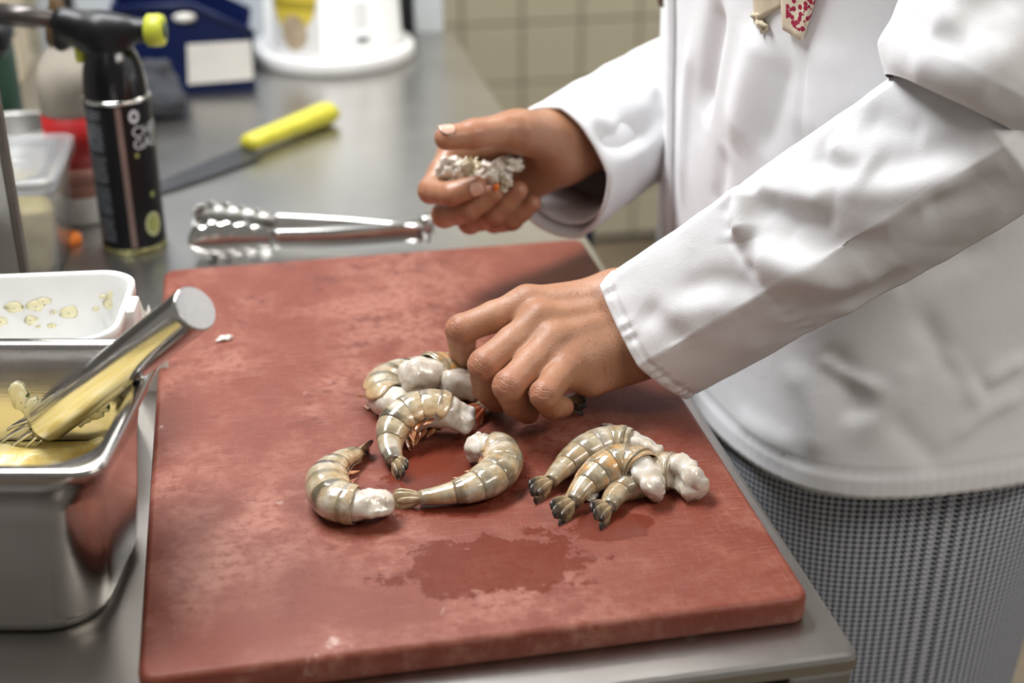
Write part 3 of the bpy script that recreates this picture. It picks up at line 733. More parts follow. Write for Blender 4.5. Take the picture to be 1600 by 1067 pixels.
# ---- jacket body
def jacket():
    global jk
    nz_, na = 150, 330; V = []
    zs = np.linspace(-.072, .56, nz_)
    for z in zs:
        k = max(0, (z-.40)/.16); sh = math.sqrt(max(.0, 1-k*k)) if k < 1 else 0
        a = .150+.004*math.sin(max(0, min(1, (z+.05)/.45))*PI) - .05*k*k; b = .222-.012*math.sin(max(0, min(1, (z+.05)/.3))*PI) + .012*max(0, min(1, z/.35)); b = b*(1-.62*k*k) ; n = 3.1-.6*max(0, min(1, z/.3))
        fl = max(0, (.06-z)/.13); a += .008*fl*fl; b += .010*fl*fl
        cx = .618-.011*max(0, z)/.25
        th = np.linspace(0, 2*PI, na, endpoint=False); c, s = np.cos(th), np.sin(th)
        x = np.sign(c)*np.abs(c)**(2/n)*a; y = np.sign(s)*np.abs(s)**(2/n)*b
        V.append(np.stack([cx+x, .46+y, np.full(na, z)], 1))
    V = np.array(V).reshape(-1, 3)
    # even spacing along every ring
    W = V.reshape(nz_, na, 3).copy()
    for i in range(nz_):
        r = np.vstack([W[i], W[i][:1]]); L = np.r_[0, np.cumsum(np.linalg.norm(np.diff(r, axis=0), axis=1))]; t = np.linspace(0, L[-1], na, endpoint=False)
        W[i] = np.stack([np.interp(t, L, r[:, c]) for c in range(3)], 1)
    V = W.reshape(-1, 3)
    F = np.array([(i*na+j, i*na+(j+1) % na, (i+1)*na+(j+1) % na, (i+1)*na+j) for i in range(nz_-1) for j in range(na)])
    n = vnormals(V, F)
    nzv = np.array([noise.noise(Vector((v[0]*14, v[1]*14, v[2]*5)))+.35*noise.noise(Vector((v[0]*30, v[1]*30, v[2]*18))) for v in V])
    V = V+n*(nzv*.003)[:, None]
    V = strokes(V, F, [
        ([(1128, 0), (1112, 90), (1098, 190)], -.010, .014), ([(1085, 60), (1075, 160), (1068, 320)], .004, .010),
        ([(1200, 40), (1175, 130), (1150, 230)], .008, .018), ([(1235, 90), (1215, 170), (1190, 240)], -.005, .010),
        ([(1262, 60), (1256, 200), (1252, 260)], -.0022, .0035), ([(1300, 60), (1285, 150), (1270, 220)], .004, .02),
        ([(1135, 230), (1128, 290), (1120, 330)], -.004, .012),
        ([(1282, 555), (1320, 585), (1385, 612)], .0045, .006), ([(1290, 540), (1330, 610), (1345, 660)], -.006, .012),
        ([(1240, 560), (1270, 640), (1275, 720)], .004, .012), ([(1430, 480), (1480, 560), (1540, 610)], -.004, .010),
        ([(1530, 600), (1570, 575), (1600, 560)], .004, .007), ([(1480, 690), (1540, 640), (1600, 615)], .0035, .008), ([(1470, 540), (1510, 590), (1530, 640)], .0035, .007),
        ([(1150, 650), (1200, 680), (1250, 700)], .003, .012), ([(1380, 640), (1440, 700), (1470, 730)], -.003, .010),
        ([(1390, 440), (1440, 420), (1560, 380)], -.005, .014), ([(1420, 560), (1400, 620), (1330, 690)], .003, .012)])
    # hem: a stitched doubled band
    z = V[:, 2]; n = vnormals(V, F)
    V = V + n*(np.where(z < -.052, .0011, 0)-.0012*np.exp(-((z+.0515)/.0016)**2))[:, None]
    V = V + n*(np.where(z < -.05, .0006*np.sin(np.arctan2(V[:, 1]-.46, V[:, 0]-.6)*150), 0))[:, None]
    jk = from_py('jacket', V, F, M['cotton'], chef, world=True)
    sd = jk.modifiers.new('thick', 'SOLIDIFY'); sd.thickness = .0018; sd.offset = 1
    return V, F
JV, JF = jacket()
jtree = BVHTree.FromPolygons([tuple(v) for v in JV], [tuple(f) for f in JF])
def on_jacket(x, y):
    h = jtree.ray_cast(CAM, ray(x, y).normalized()); return h[0], h[1]

def placket():
    """doubled, stitched front edge of the overlapping jacket panel"""
    rows = []; nn = 90
    for i in range(nn):
        z = -.07+.46*i/(nn-1); row = []
        for j in range(13):
            y = .498+.024*j/12; h = jtree.ray_cast(Vector((.2, y, z)), Vector((1, 0, 0)))
            p = np.array(h[0] if h[0] else (.45, y, z)); e = min(1, min(j, 12-j)/2.0)
            puck = .0009*noise.noise(Vector((z*140, j*.25, 0)))*(1 if j > 6 else .6)
            st = -.0010*math.exp(-((j-9)/.7)**2)-.0008*math.exp(-((j-3)/.7)**2)
            row.append(p+np.array((-.0035*e-.001+puck+st, 0, 0)))
        rows.append(row)
    V, F = loft(rows, False); o = from_py('placket', V, F, M['cotton'], jk, world=True)
    sd = o.modifiers.new('t', 'SOLIDIFY'); sd.thickness = .003
placket()

def cuffed(V, F, nu, nv, rows_in, name, extra=None):
    """turn the sleeve opening inwards: inner lining of the cuff"""
    first = V[:nv]; ctr_ = first.mean(0); ax = V[nv*3:nv*4].mean(0)-ctr_; ax /= np.linalg.norm(ax)
    rings = [list(first)]
    for k, (inw, dp) in enumerate(((.0018, -.0012), (.0040, .0), (.0050, .004), (.0052, .015), (.0055, .03), (.006, .05))):
        r = []
        for p in first:
            d = p-ctr_; d /= np.linalg.norm(d); r.append(p-d*inw+ax*dp)
        rings.append(r)
    Vi, Fi = loft(rings, True); Fi = [tuple(reversed(f)) for f in Fi]
    V2, F2 = merge((list(V), [tuple(f) for f in F]), (Vi, Fi), *([(list(extra[0]), [tuple(f) for f in extra[1]])] if extra else []))
    o = from_py(name, V2, F2, M['cotton'], jk, world=True)
    bm = bmesh.new(); bm.from_mesh(o.data); bmesh.ops.remove_doubles(bm, verts=bm.verts, dist=1e-6); bmesh.ops.recalc_face_normals(bm, faces=bm.faces); bm.to_mesh(o.data); bm.free()
    o.data.polygons.foreach_set('use_smooth', [True]*len(o.data.polygons))
    return o
# ---- near (left) sleeve
ax = E_L-C_L; ax /= np.linalg.norm(ax)
C0 = C_L
pth = [C0, C0+ax*.07, C0+ax*.14, C0+ax*.21, E_L+A3(-.006, .004, -.003), E_L+ax*.045]
NU, NV = 170, 170
V, F = sleeve(pth, (.0550, .0570, .0600, .0620, .0630, .0040), NU, NV, (-.35, .55, .75), .62, .82, .55, 5, .0018, 3)
V = strokes(V, F, [
    ([(1146, 300), (1140, 350), (1160, 400), (1226, 490)], -.0022, .0035), ([(1162, 292), (1156, 335), (1160, 375)], .012, .011), ([(1150, 300), (1138, 340), (1145, 375)], -.004, .006),
    ([(1170, 282), (1235, 310), (1300, 325)], .0055, .009), ([(1185, 310), (1250, 340), (1310, 350)], -.0055, .010),
    ([(1165, 385), (1220, 415), (1310, 438), (1400, 395)], .0065, .014), ([(1200, 350), (1290, 385), (1390, 370)], -.0055, .012),
    ([(1290, 300), (1400, 292), (1520, 268)], .0050, .014), ([(1350, 270), (1440, 250), (1530, 225)], -.0040, .012),
    ([(1240, 470), (1330, 470), (1420, 420)], -.0035, .010), ([(1000, 480), (1040, 510), (1070, 545)], -.0040, .010), ([(1060, 455), (1120, 440), (1190, 450)], -.0030, .010),
    ([(1010, 520), (1070, 490), (1150, 475)], .0030, .012), ([(1230, 265), (1260, 290), (1310, 300)], .0045, .010), ([(1270, 240), (1310, 262), (1360, 262)], -.0035, .009),
    ([(1300, 215), (1330, 245), (1370, 270)], .0050, .012), ([(1345, 185), (1400, 200), (1450, 205)], -.0035, .012),
    ([(1440, 330), (1500, 310), (1570, 270)], -.004, .012)])
pu = [yy(1492, 168, .168), yy(1512, 132, .170), yy(1545, 75, .175), yy(1585, -10, .185), yy(1610, -110, .20), S_L+A3(0, .01, 0), S_L+A3(-.01, .06, .03)]
V2, F2 = sleeve(pu, (.050, .0640, .0665, .0670, .0690, .072, .07), 120, 150, (-.35, .55, .75), .25, .92, .2, 5, .0022, 6)
V2 = strokes(V2, F2, [([(1400, 30), (1460, 60), (1540, 50)], -.004, .012), ([(1420, 80), (1490, 120), (1560, 130)], .003, .014), ([(1490, 30), (1540, 10), (1590, -20)], -.004, .014), ([(1470, 0), (1520, 70), (1590, 120)], .003, .012)])
# stitching along the opening and the turn-up seam
n = vnormals(V, F); u = np.repeat(np.arange(NU), NV)
dl = np.array([np.linalg.norm(V.reshape(NU, NV, 3)[i].mean(0)-V.reshape(NU, NV, 3)[0].mean(0)) for i in range(NU)])[u]
ang = np.tile(np.arange(NV), NU)
V = V+n*((-.0011*np.exp(-((dl-.0085)/.0014)**2)) + .0011*np.exp(-((dl-.006)/.0045)**2)*np.sin(ang*.93+np.sin(ang*.31)*2) + .0007*np.exp(-((dl-.110)/.004)**2)*np.sin(ang*.8) )[:, None]
cuffed(V, F, NU, NV, 5, 'left_sleeve', (V2, F2))
# ---- far (right) sleeve
axr = E_R-C_R; axr /= np.linalg.norm(axr)
pth = [C_R, C_R+axr*.06, C_R+axr*.13, C_R+axr*.2, E_R, E_R+(S_R-E_R)*.35+A3(0, .02, 0), E_R+(S_R-E_R)*.7, S_R, S_R+A3(-.01, -.05, .03)]
V, F = sleeve(pth, (.0640, .0630, .0620, .062, .064, .068, .07, .072, .07), 130, 120, (-.2, -.4, .9), .25, .92, 0, 5, .003, 9)
V = strokes(V, F, [([(900, 110), (950, 160), (1000, 200)], -.006, .014), ([(960, 70), (990, 120), (1030, 150)], .005, .014), ([(930, 210), (980, 215), (1030, 190)], -.008, .012), ([(1000, 40), (1015, 70), (1035, 90)], -.005, .012)])
cuffed(V, F, 130, 120, 5, 'right_sleeve')
# inner shirt cuff showing inside the far opening
rg = []
for k, (s, r) in enumerate(((.008, .0520), (.010, .0535), (.03, .0535), (.06, .052), (.06, .048), (.008, .0505), (.008, .0520))):
    c = C_R+axr*s; nn_ = np.cross(axr, (0, 0, 1)); nn_ /= np.linalg.norm(nn_); bb = np.cross(axr, nn_)
    rg.append([c+(nn_*math.cos(a)+bb*math.sin(a))*r for a in np.linspace(0, 2*PI, 48, endpoint=False)])
Vc, Fc = loft(rg, True); from_py('inner_cuff', Vc, Fc, M['cotton'], jk, world=True)

# ---- neckerchief end lying on the chest, toggle on the front edge
def m_print():
    t = mat('cream_and_red_print'); co = t.coord(); v = t.n('ShaderNodeTexVoronoi'); t.l(co, v.inputs['Vector']); v.inputs['Scale'].default_value = 260
    n = t.noise(co, 60, 3); k = t.math('MULTIPLY', t.mr(v.outputs['Distance'], .55, .45), t.mr(t.attr('print'), .16, .2))
    t.set(Color=t.mix(k, t.ramp(n, [(.3, (.60, .50, .36)), (.7, (.74, .66, .52))]), (0.33, 0.012, 0.05)), Rough=.85); t.bump(t.noise(co, 900, 2), .3, .0006); return t.m
M['print'] = m_print()
def cloth_strip(name, quad, mt, thick, off, nu=16, nv=10, crump=.002, pr=False):
    """quad of pixels laid over the jacket, lifted by off"""
    rows = []; at_ = []
    a, b, c, d = [np.array(q, float) for q in quad]
    for i in range(nu):
        row = []
        for j in range(nv):
            u, v = i/(nu-1), j/(nv-1); p = (a*(1-u)+b*u)*(1-v)+(d*(1-u)+c*u)*v
            h, n_ = on_jacket(*p)
            row.append(np.array(h)+np.array(n_)*(off+crump*noise.noise(Vector((u*4, v*3, off*900)))) if h else row[-1]); at_.append(v if u < .955 else 0)
        rows.append(row)
    V, F = loft(rows, False); o = from_py(name, V, F, mt, chef if not pr else chef, world=True, attrs={'print': at_})
    sd = o.modifiers.new('t', 'SOLIDIFY'); sd.thickness = thick; sd.offset = 1
    return o
cloth_strip('neckerchief', [(1215, -330), (1233, 44), (1262, 62), (1380, -330)], M['print'], .003, .008, 40, 12)['label'] = 'cream and red printed neckerchief end'
cloth_strip('neckerchief_tail', [(1170, -330), (1186, 36), (1226, 10), (1215, -330)], M['beige'], .002, .005, 40, 8, crump=.004)['label'] = 'cream folded neckerchief tail'
cloth_strip('neckerchief_tail', [(1180, 24), (1196, 52), (1206, 46), (1194, 18)], M['beige'], .003, .006, 8, 6, .004)
h, n_ = on_jacket(1046, -6)
if h:
    V, F = lathe([(.0, -.004), (.007, -.004), (.0095, -.001), (.0095, .002), (.0075, .004), (.0, .003)], 24)
    o = from_py('button', V, F, M['brown'], jk, world=False)
    o.location = h+n_*.006; o.rotation_euler = n_.to_track_quat('Z', 'Y').to_euler()

# ---- trousers
def trousers():
    per = .0052; Vs, Fs, UV = [], [], []; off = 0
    for cy, cx in ((.362, .628), (.558, .628)):
        nz_, na = 120, 140; Vt = []
        for i in range(nz_):
            z = -.03-.84*i/(nz_-1); k = min(1, max(0, (-z-.1)/.5)); a = .158-.03*k; b = .112-.022*k
            for j in range(na):
                th = 2*PI*j/na; c, s = math.cos(th), math.sin(th); n = 2.5
                x = math.copysign(abs(c)**(2/n), c)*a; y = math.copysign(abs(s)**(2/n), s)*b
                q = noise.noise(Vector((x*9+cy*7, y*9, z*4)))*.007*(.4+k)
                Vt.append((cx+x*(1+q/.12), cy+y*(1+q/.12), z)); UV.append((th*.118/per, z/per))
        Vs += Vt
        Fs += [(off+i*na+j, off+i*na+(j+1) % na, off+(i+1)*na+(j+1) % na, off+(i+1)*na+j) for i in range(nz_-1) for j in range(na)]
        off += nz_*na
    # seam of the pattern: let the last column carry on instead of jumping back
    me = bpy.data.meshes.new('trousers'); me.from_pydata(Vs, [], [tuple(reversed(f)) for f in Fs]); ul = me.uv_layers.new(name='UVMap'); wrap = 2*PI*.118/per
    for p in me.polygons:
        us = [UV[me.loops[l].vertex_index][0] for l in p.loop_indices]; mx = max(us)
        for l, u_ in zip(p.loop_indices, us):
            ul.data[l].uv = (u_+wrap if mx-u_ > wrap/2 else u_, UV[me.loops[l].vertex_index][1])
    link('trousers', me, M['check'], chef, True, True)
trousers()
for cy in (.362, .558):
    V, F = sdf_mesh([(A3(.63, cy, -.86), A3(.62, cy, -.80), .042, .040, .02), (A3(.63, cy, -.865), A3(.49, cy, -.868), .038, .034, .02)], .006)
    V[:, 2] = np.maximum(V[:, 2], -.899); from_py('shoe', V, F, M['black_plastic'], chef, world=True)

# ---- scraps held in the raised hand
for k, (x, y, Y, sx, sy, sz, mt, lab) in enumerate((
    (772, 272, .462, .013, .009, .010, 'flesh', 'large pale shell scrap in the middle of the raised hand'),
    (798, 256, .466, .012, .009, .007, 'flesh', 'whitish shell scrap beneath the thumb base of the raised hand'),
    (706, 268, .470, .013, .008, .011, 'flesh', 'greyish shell scrap behind the bent forefinger of the raised hand'),
    (735, 268, .480, .016, .009, .012, 'shell', 'dark shell scrap deep in the palm of the raised hand'),
    (785, 287, .455, .008, .006, .007, 'shell', 'brownish curled shell scrap at the fingertips of the raised hand'),
    (775, 293, .445, .0024, .002, .003, 'orange', 'tiny orange roe scrap on the middle fingertip of the raised hand'))):
    scrap('shell_scrap', lab, tuple(ony(x, y, Y)), sx, sy, sz, M[mt], k+11, .3*k)

# ================================================================== STEEL PAN WITH HERB BUTTER
PR = -.2007
pc = Vector((.0017-math.cos(PR)*.1625-.0*math.sin(PR), 0, 0))
def pan():
    ang = PR; L2, W2, H = .1625, .086, .130
    # front right corner of the rim sits at (.004, .046)
    cx = -.008-(math.cos(ang)*L2-math.sin(ang)*(-W2)); cy = .044-(math.sin(ang)*L2+math.cos(ang)*(-W2))
    root = empty('gastro_pan', (cx, cy, 0), 'deep stainless steel pan of herb butter left of the cutting board', 'pan', rz=ang)
    prof = [(.040, .0012, .030), (.030, .0, .034), (.0255, .003, .036), (.0225, .012, .038), (.0160, .085, .036), (.0130, H-.022, .034), (.0078, H-.018, .034), (.0068, H-.010, .034), (.0068, H-.004, .034)]
    rings = [[(x, y, z) for x, y in rring(L2-i, W2-i, r, 8)] for i, z, r in prof]
    rings += [[(x, y, z) for x, y in rring(L2-i, W2-i, r, 8)] for i, z, r in ((.001, H-.004, .014), (.0, H-.002, .014), (0.001, H, .014), (.003, H+.0004, .014), (.0095, H-.0008, .03), (.0105, H-.004, .032), (.0140, H-.02, .032), (.0170, .085, .031), (.0235, .013, .03), (.028, .005, .028), (.04, .004, .02))]
    V, F = loft(rings, True, True, True); from_py('pan_body', V, F, M['pan'], root)
    # butter mass inside
    rows = []
    for k in range(18):
        f = max(.02, 1-k/17); row = []
        for x, y in rring(L2-.0205, W2-.0205, .030, 10):
            x *= f; y *= f; q = noise.noise(Vector((x*28, y*28, 1)))*.011+noise.noise(Vector((x*75, y*75, 4)))*.005
            row.append((x, y, .062+q*(1 if k else .3)))
        rows.append(row)
    V, F = loft(rows, True, False, True); from_py('butter', V, F, M['butter'], root)
    rnd = random.Random(8)
    for k in range(16):                     # smears on the inner back wall
        bm = bmesh.new(); bmesh.ops.create_icosphere(bm, subdivisions=2, radius=1); sx, sz = rnd.uniform(.004, .012), rnd.uniform(.004, .012)
        for v in bm.verts:
            q = 1+.6*noise.noise(v.co*1.6+Vector((k*3, 0, 0))); v.co = Vector((v.co.x*sx*q, v.co.y*.0014, v.co.z*sz*q))
        o = from_bm('butter_smear', bm, M['smear'], root); zz = rnd.uniform(.078, .112); o.location = (rnd.uniform(-.04, .115), W2-.0145-.0055*(H-.02-zz)/.025*.55, zz)
    return root, cx, cy
pan_root, pcx, pcy = pan()

# whisk resting in the pan, thick tube handle over its rim
def whisk():
    e0 = np.array(ony(306, 481, .118)); e1 = np.array(ony(70, 662, .205)); d = (e1-e0)/np.linalg.norm(e1-e0)
    root = empty('whisk', tuple(e1), 'whisk with thick steel tube handle leaning out of the butter pan', 'whisk')
    r = .0145
    V, F = tube([e0, e0+d*.001, e0+d*.004, e0+d*.06, e0+d*.10, e1-d*.006, e1], [r*.93, r*.985, r, r, r*.985, r*.95, r*.86], 40); o = from_py('handle', V, F, M['polished'], root, world=True)
    for p in o.data.polygons: p.use_smooth = len(p.vertices) == 4
    sd = np.cross(d, (0, 0, 1)); sd /= np.linalg.norm(sd); upv = np.cross(sd, d)
    for k in range(6):
        a = PI*k/6; o_ = sd*math.cos(a)+upv*math.sin(a)
        pts = [e1-d*.004+o_*.006]+[e1+d*(.055*math.sin(t))+o_*(.006+.016*math.sin(t)**.8)*math.cos(t) for t in np.linspace(.15, PI-.15, 22)]+[e1-d*.004-o_*.006]
        V, F = tube(pts, .0011, 6); from_py('wire', V, F, M['polished'], root, world=True)
    V, F = tube([e1-d*.002, e1+d*.004, e1+d*.010], [r*.7, r*.66, r*.45], 24); from_py('collar', V, F, M['polished'], root, world=True)
whisk()

# ================================================================== WHITE TUB, TORN LABEL
def tub():
    cx, cy, L2, W2, H = -.131, .318, .124, .062, .118; root = empty('plastic_tub', (cx, cy, 0), 'smeared white plastic tub behind the steel pan', 'tub', rz=-.10)
    prof = [(.016, .0, .02), (.011, .004, .022), (.0045, H-.012, .026), (.0035, H-.010, .026), (.0, H-.010, .028), (.0, H-.001, .028), (.0012, H, .028), (.0035, H, .026), (.0048, H-.003, .025), (.0062, H-.014, .024), (.0125, .006, .021), (.03, .003, .015)]
    rings = [[(x, y, z) for x, y in rring(L2-i, W2-i, r, 8)] for i, z, r in prof]
    V, F = loft(rings, True, True, True); from_py('tub_body', V, F, M['white_plastic'], root)
    from_bm('lid_tab', box_bm(L2-.004, L2+.006, -.012, .016, H-.022, H-.002, .002), M['white_plastic'], root)
    rnd = random.Random(21)
    for k in range(34):
        bm = bmesh.new(); bmesh.ops.create_icosphere(bm, subdivisions=2, radius=1); sx = rnd.uniform(.0015, .0075); sz = sx*rnd.uniform(.4, 1)
        for v in bm.verts:
            q = 1+.7*noise.noise(v.co*1.8+Vector((k*3, 0, 0))); v.co = Vector((v.co.x*sx*q, v.co.y*.0012, v.co.z*sz*q))
        zz = rnd.choice((rnd.uniform(.085, .10), rnd.uniform(.05, .085)))
        o = from_bm('butter_smear', bm, M['smear'], root); o.location = (rnd.uniform(-.02, .108), W2-.0070-.0055*(H-.014-zz)/.1, zz)
tub()
def torn_paper():
    rows = []; rnd = random.Random(3)
    for i in range(14):
        x = .0+.020*i/13; top = .030-.0006*i+rnd.uniform(-.0018, .0018)
        rows.append([(x, .003*math.sin(x*140), z) for z in (0, top*.5, top)])
    V, F = loft(rows, False); o = from_py('torn_label', V, F, M['card']); o.location = (-.0185, .393, .0); o.rotation_euler = (-.15, 0, -.2)
    o.scale = (1.35, 1, 2.7)
    sd = o.modifiers.new('t', 'SOLIDIFY'); sd.thickness = .0006
    tag(o, 'torn white paper label sticking up beside the smeared tub', 'label')
torn_paper()

# thin steel divider sheet at the far left
dv = empty('steel_divider', (-.25, .455, 0), 'upright dull steel divider sheet behind the white tub, far left', 'divider')
from_bm('sheet', box_bm(-.62, -.102, .450, .462, 0, .46, .001), M['panel_steel'], dv, smooth=False, world=True)
from_bm('edge_strip', box_bm(-.102, -.0965, .4485, .4635, 0, .46, .001), plain('dull_edge_strip', (.10, .085, .075), .5), dv, smooth=False, world=True)

# ================================================================== CLEAR CONTAINER
def container():
    cx, cy = -.160, .705; root = empty('food_container', (cx, cy, 0), 'cloudy plastic food container with lid, between divider and gas torch', 'container', rz=-.04)
    L2, W2, H = .071, .072, .098
    prof = [(.012, .0, .012), (.009, .003, .014), (.0045, H-.026, .016), (.003, H-.024, .016), (.003, H, .016), (.0045, H, .015), (.0060, H-.024, .015), (.0105, .005, .013), (.02, .004, .008)]
    V, F = loft([[(x, y, z) for x, y in rring(L2-i, W2-i, r, 6)] for i, z, r in prof], True, True, True); from_py('container_body', V, F, M['cloudy'], root)
    V, F = loft([[(x, y, z) for x, y in rring(L2-i, W2-i, .012, 6)] for i, z in ((.0125, .006), (.0118, .01), (.009, .068), (.02, .072), (.05, .070))], True, True, True); from_py('sauce', V, F, M['mash'], root)
    hx, hy = L2+.004, W2+.004
    prof = [(.006, H-.006, .014), (.0, H-.007, .014), (.0, H+.004, .014), (.002, H+.006, .014), (.010, H+.006, .014), (.012, H+.003, .016), (.018, H+.002, .03), (.024, H-.010, .03), (.04, H-.011, .02)]
    V, F = loft([[(x, y, z) for x, y in rring(hx-i, hy-i, r, 8)] for i, z, r in prof], True, False, True); lid = from_py('lid', V, F, M['cloudy'], root)
    sd = lid.modifiers.new('t', 'SOLIDIFY'); sd.thickness = .0016
container()

# ================================================================== GAS TORCH
def torch():
    cx, cy = -.0335, .722; root = empty('gas_torch', (cx, cy, 0), 'black gas torch canister with lime green knob, standing behind the board', 'gas torch')
    r = .0315
    def m_can():
        t = mat('black_printed_can'); co = t.coord('UV'); sx = t.n('ShaderNodeSeparateXYZ'); t.l(co, sx.inputs[0]); U, V_ = sx.outputs[0], sx.outputs[1]
        lines = t.math('GREATER_THAN', t.math('FRACT', t.math('MULTIPLY', V_, 46)), .5)
        word = t.math('GREATER_THAN', t.noise(t.mapping(co, (60, 46, 1)), 1.6, 1), .44)
        blk = t.math('MULTIPLY', t.math('GREATER_THAN', U, .50), t.math('LESS_THAN', U, .705))
        gap = t.math('GREATER_THAN', t.math('FRACT', t.math('MULTIPLY', V_, 4.6)), .14)
        vr = t.math('MULTIPLY', t.math('GREATER_THAN', V_, .05), t.math('LESS_THAN', V_, .96))
        k = t.math('MULTIPLY', t.math('MULTIPLY', lines, word), t.math('MULTIPLY', blk, t.math('MULTIPLY', gap, vr)))
        t.set(Color=t.mix(t.math('MULTIPLY', k, .55), (.008, .008, .010), (.30, .33, .38)), Rough=.34, Specular_IOR_Level=.25); return t.m
    mc = m_can(); n = 64; rows = []; uv = []
    prof = [(r-.001, .004), (r, .006), (r, .128), (r-.0008, .129)]
    for i in range(14):
        z = .006+.146*i/13; rows.append([(r*math.cos(2*PI*j/n), r*math.sin(2*PI*j/n), z) for j in range(n+1)]); uv += [(j/n, i/13) for j in range(n+1)]
    V, F = loft(rows, False); from_py('can', V, F, mc, root, uv=uv)
    V, F = lathe([(r-.004, 0), (r+.0004, .0008), (r+.0006, .0045), (r-.0002, .0062), (r-.004, .0062)], 48); from_py('base_ring', V, F, plain('olive_metal_ring', (.30, .29, .13), .3, .7), root)
    V, F = lathe([(r-.003, .1515), (r+.0002, .1518), (r+.0009, .1535), (r+.0002, .1555), (r-.003, .156)], 48); from_py('top_ring', V, F, M['polished'], root)
    V, F = lathe([(r-.001, .155), (r-.0012, .157), (r-.0018, .170), (r-.0035, .182), (r-.0065, .192), (r-.0105, .200), (.0175, .206), (.0, .207)], 48); from_py('shoulder', V, F, M['black_gloss'], root)
    # head: pistol body, nozzle, trigger, knob
    Vh, Fh = sdf_mesh([(A3(0, 0, .200), A3(-.006, 0, .213), .0205, .0195, .012), (A3(-.040, 0, .226), A3(.012, 0, .217), .0125, .0135, .012), (A3(.010, 0, .217), A3(.034, 0, .217), .0120, .0115, .008), (A3(-.012, 0, .205), A3(-.030, 0, .214), .014, .012, .012), (A3(-.042, 0, .222), A3(-.046, 0, .204), .0095, .0075, .008)], .0016)
    from_py('torch_head', Vh, Fh, M['black_plastic'], root)
    V, F = xf(lathe([(.0, 0), (.0125, 0), (.0150, .002), (.0152, .012), (.0142, .0165), (.010, .0178), (.0, .0172)], 40), (.0365, 0, .217), 0, 0, PI/2); V2 = []
    for v in V:
        a = math.atan2(v[1], v[2]-.217); k = 1+.022*math.sin(a*22) if .0385 < v[0] < .050 else 1; V2.append((v[0], v[1]*k, .217+(v[2]-.217)*k))
    from_py('knob', V2, F, M['lime'], root)
    V, F = xf(lathe([(.0, 0), (.0075, 0), (.0078, .0012), (.0, .0014)], 24), (.0536, 0, .217), 0, 0, PI/2); from_py('knob_cap', V, F, M['green'], root)
    V, F = xf(lathe([(.0, 0), (.0085, 0), (.0085, .020), (.0105, .022), (.0105, .055), (.0090, .056), (.0088, .024), (.0, .024)], 32), (-.045, 0, .2265), 0, 0, -PI/2+.10); from_py('burner_tube', V, F, plain('scorched_steel', (.10, .09, .085), .35, .8), root)
    from_bm('trigger', box_bm(-.034, -.024, -.005, .005, .186, .204, .003), M['lime'], root)
    root.rotation_euler[2] = -.22
    # print on the label, as raised foils following the can
    def patch(name, a0, a1, z0, z1, mt, lift=.0004, shape=None, nn=14):
        rows = []
        for i in range(nn):
            f = i/(nn-1); row = []
            for j in range(nn):
                g = j/(nn-1); x, z = f*2-1, g*2-1
                if shape == 'disc':
                    q = max(abs(x), abs(z)); l_ = math.hypot(x, z)
                    if l_ > 0: x, z = x*q/l_, z*q/l_
                a = (a0+a1)/2+(a1-a0)/2*x; zz = (z0+z1)/2+(z1-z0)/2*z
                row.append(((r+lift)*math.cos(a), (r+lift)*math.sin(a), zz))
            rows.append(row)
        V, F = loft(rows, False); return from_py(name, V, F, mt, root)
    def curved_text(txt, a_c, zc, size, mt):
        cu = bpy.data.curves.new('t', 'FONT'); cu.body = txt; cu.size = size; cu.extrude = .0001; cu.align_x = 'LEFT'; cu.space_line = .82
        tmp = bpy.data.objects.new('t', cu); C.objects.link(tmp); bpy.context.view_layer.update()
        me = bpy.data.meshes.new_from_object(tmp); bpy.data.objects.remove(tmp)
        for v in me.vertices:
            a = a_c+v.co.x/r; v.co = Vector(((r+.0005+v.co.z)*math.cos(a), (r+.0005+v.co.z)*math.sin(a), zc+v.co.y))
        me.materials.clear(); me.materials.append(mt); link('label_lettering', me, mt, root, False)
    wh = plain('white_print', (.62, .64, .68), .5, var=.05); ol = plain('olive_print', (.30, .33, .10), .5); cr = plain('cream_print', (.50, .52, .30), .5)
    A0 = -PI/2+.22      # the side of the can facing the viewer
    patch('label_stripe', A0-.02, A0+.16, .008, .150, plain('dull_bronze_stripe', (.24, .17, .15), .4, .3))
    patch('logo_disc', A0+.36, A0+.70, .133, .1465, wh, .0004, 'disc'); patch('logo_ring', A0+.45, A0+.61, .137, .1425, M['black_plastic'], .0006, 'disc')
    curved_text('CHEF\nGAS', A0+.40, .1195, .0150, wh)
    patch('label_dot', A0+.42, A0+.55, .099, .104, ol, .0004, 'disc'); patch('label_dot', A0+.78, A0+.95, .056, .062, ol, .0004, 'disc')
    patch('label_disc', A0+.48, A0+1.05, .0165, .0415, cr, .0004, 'disc'); patch('label_disc_centre', A0+.56, A0+.97, .0195, .0385, ol, .0006, 'disc')
torch()

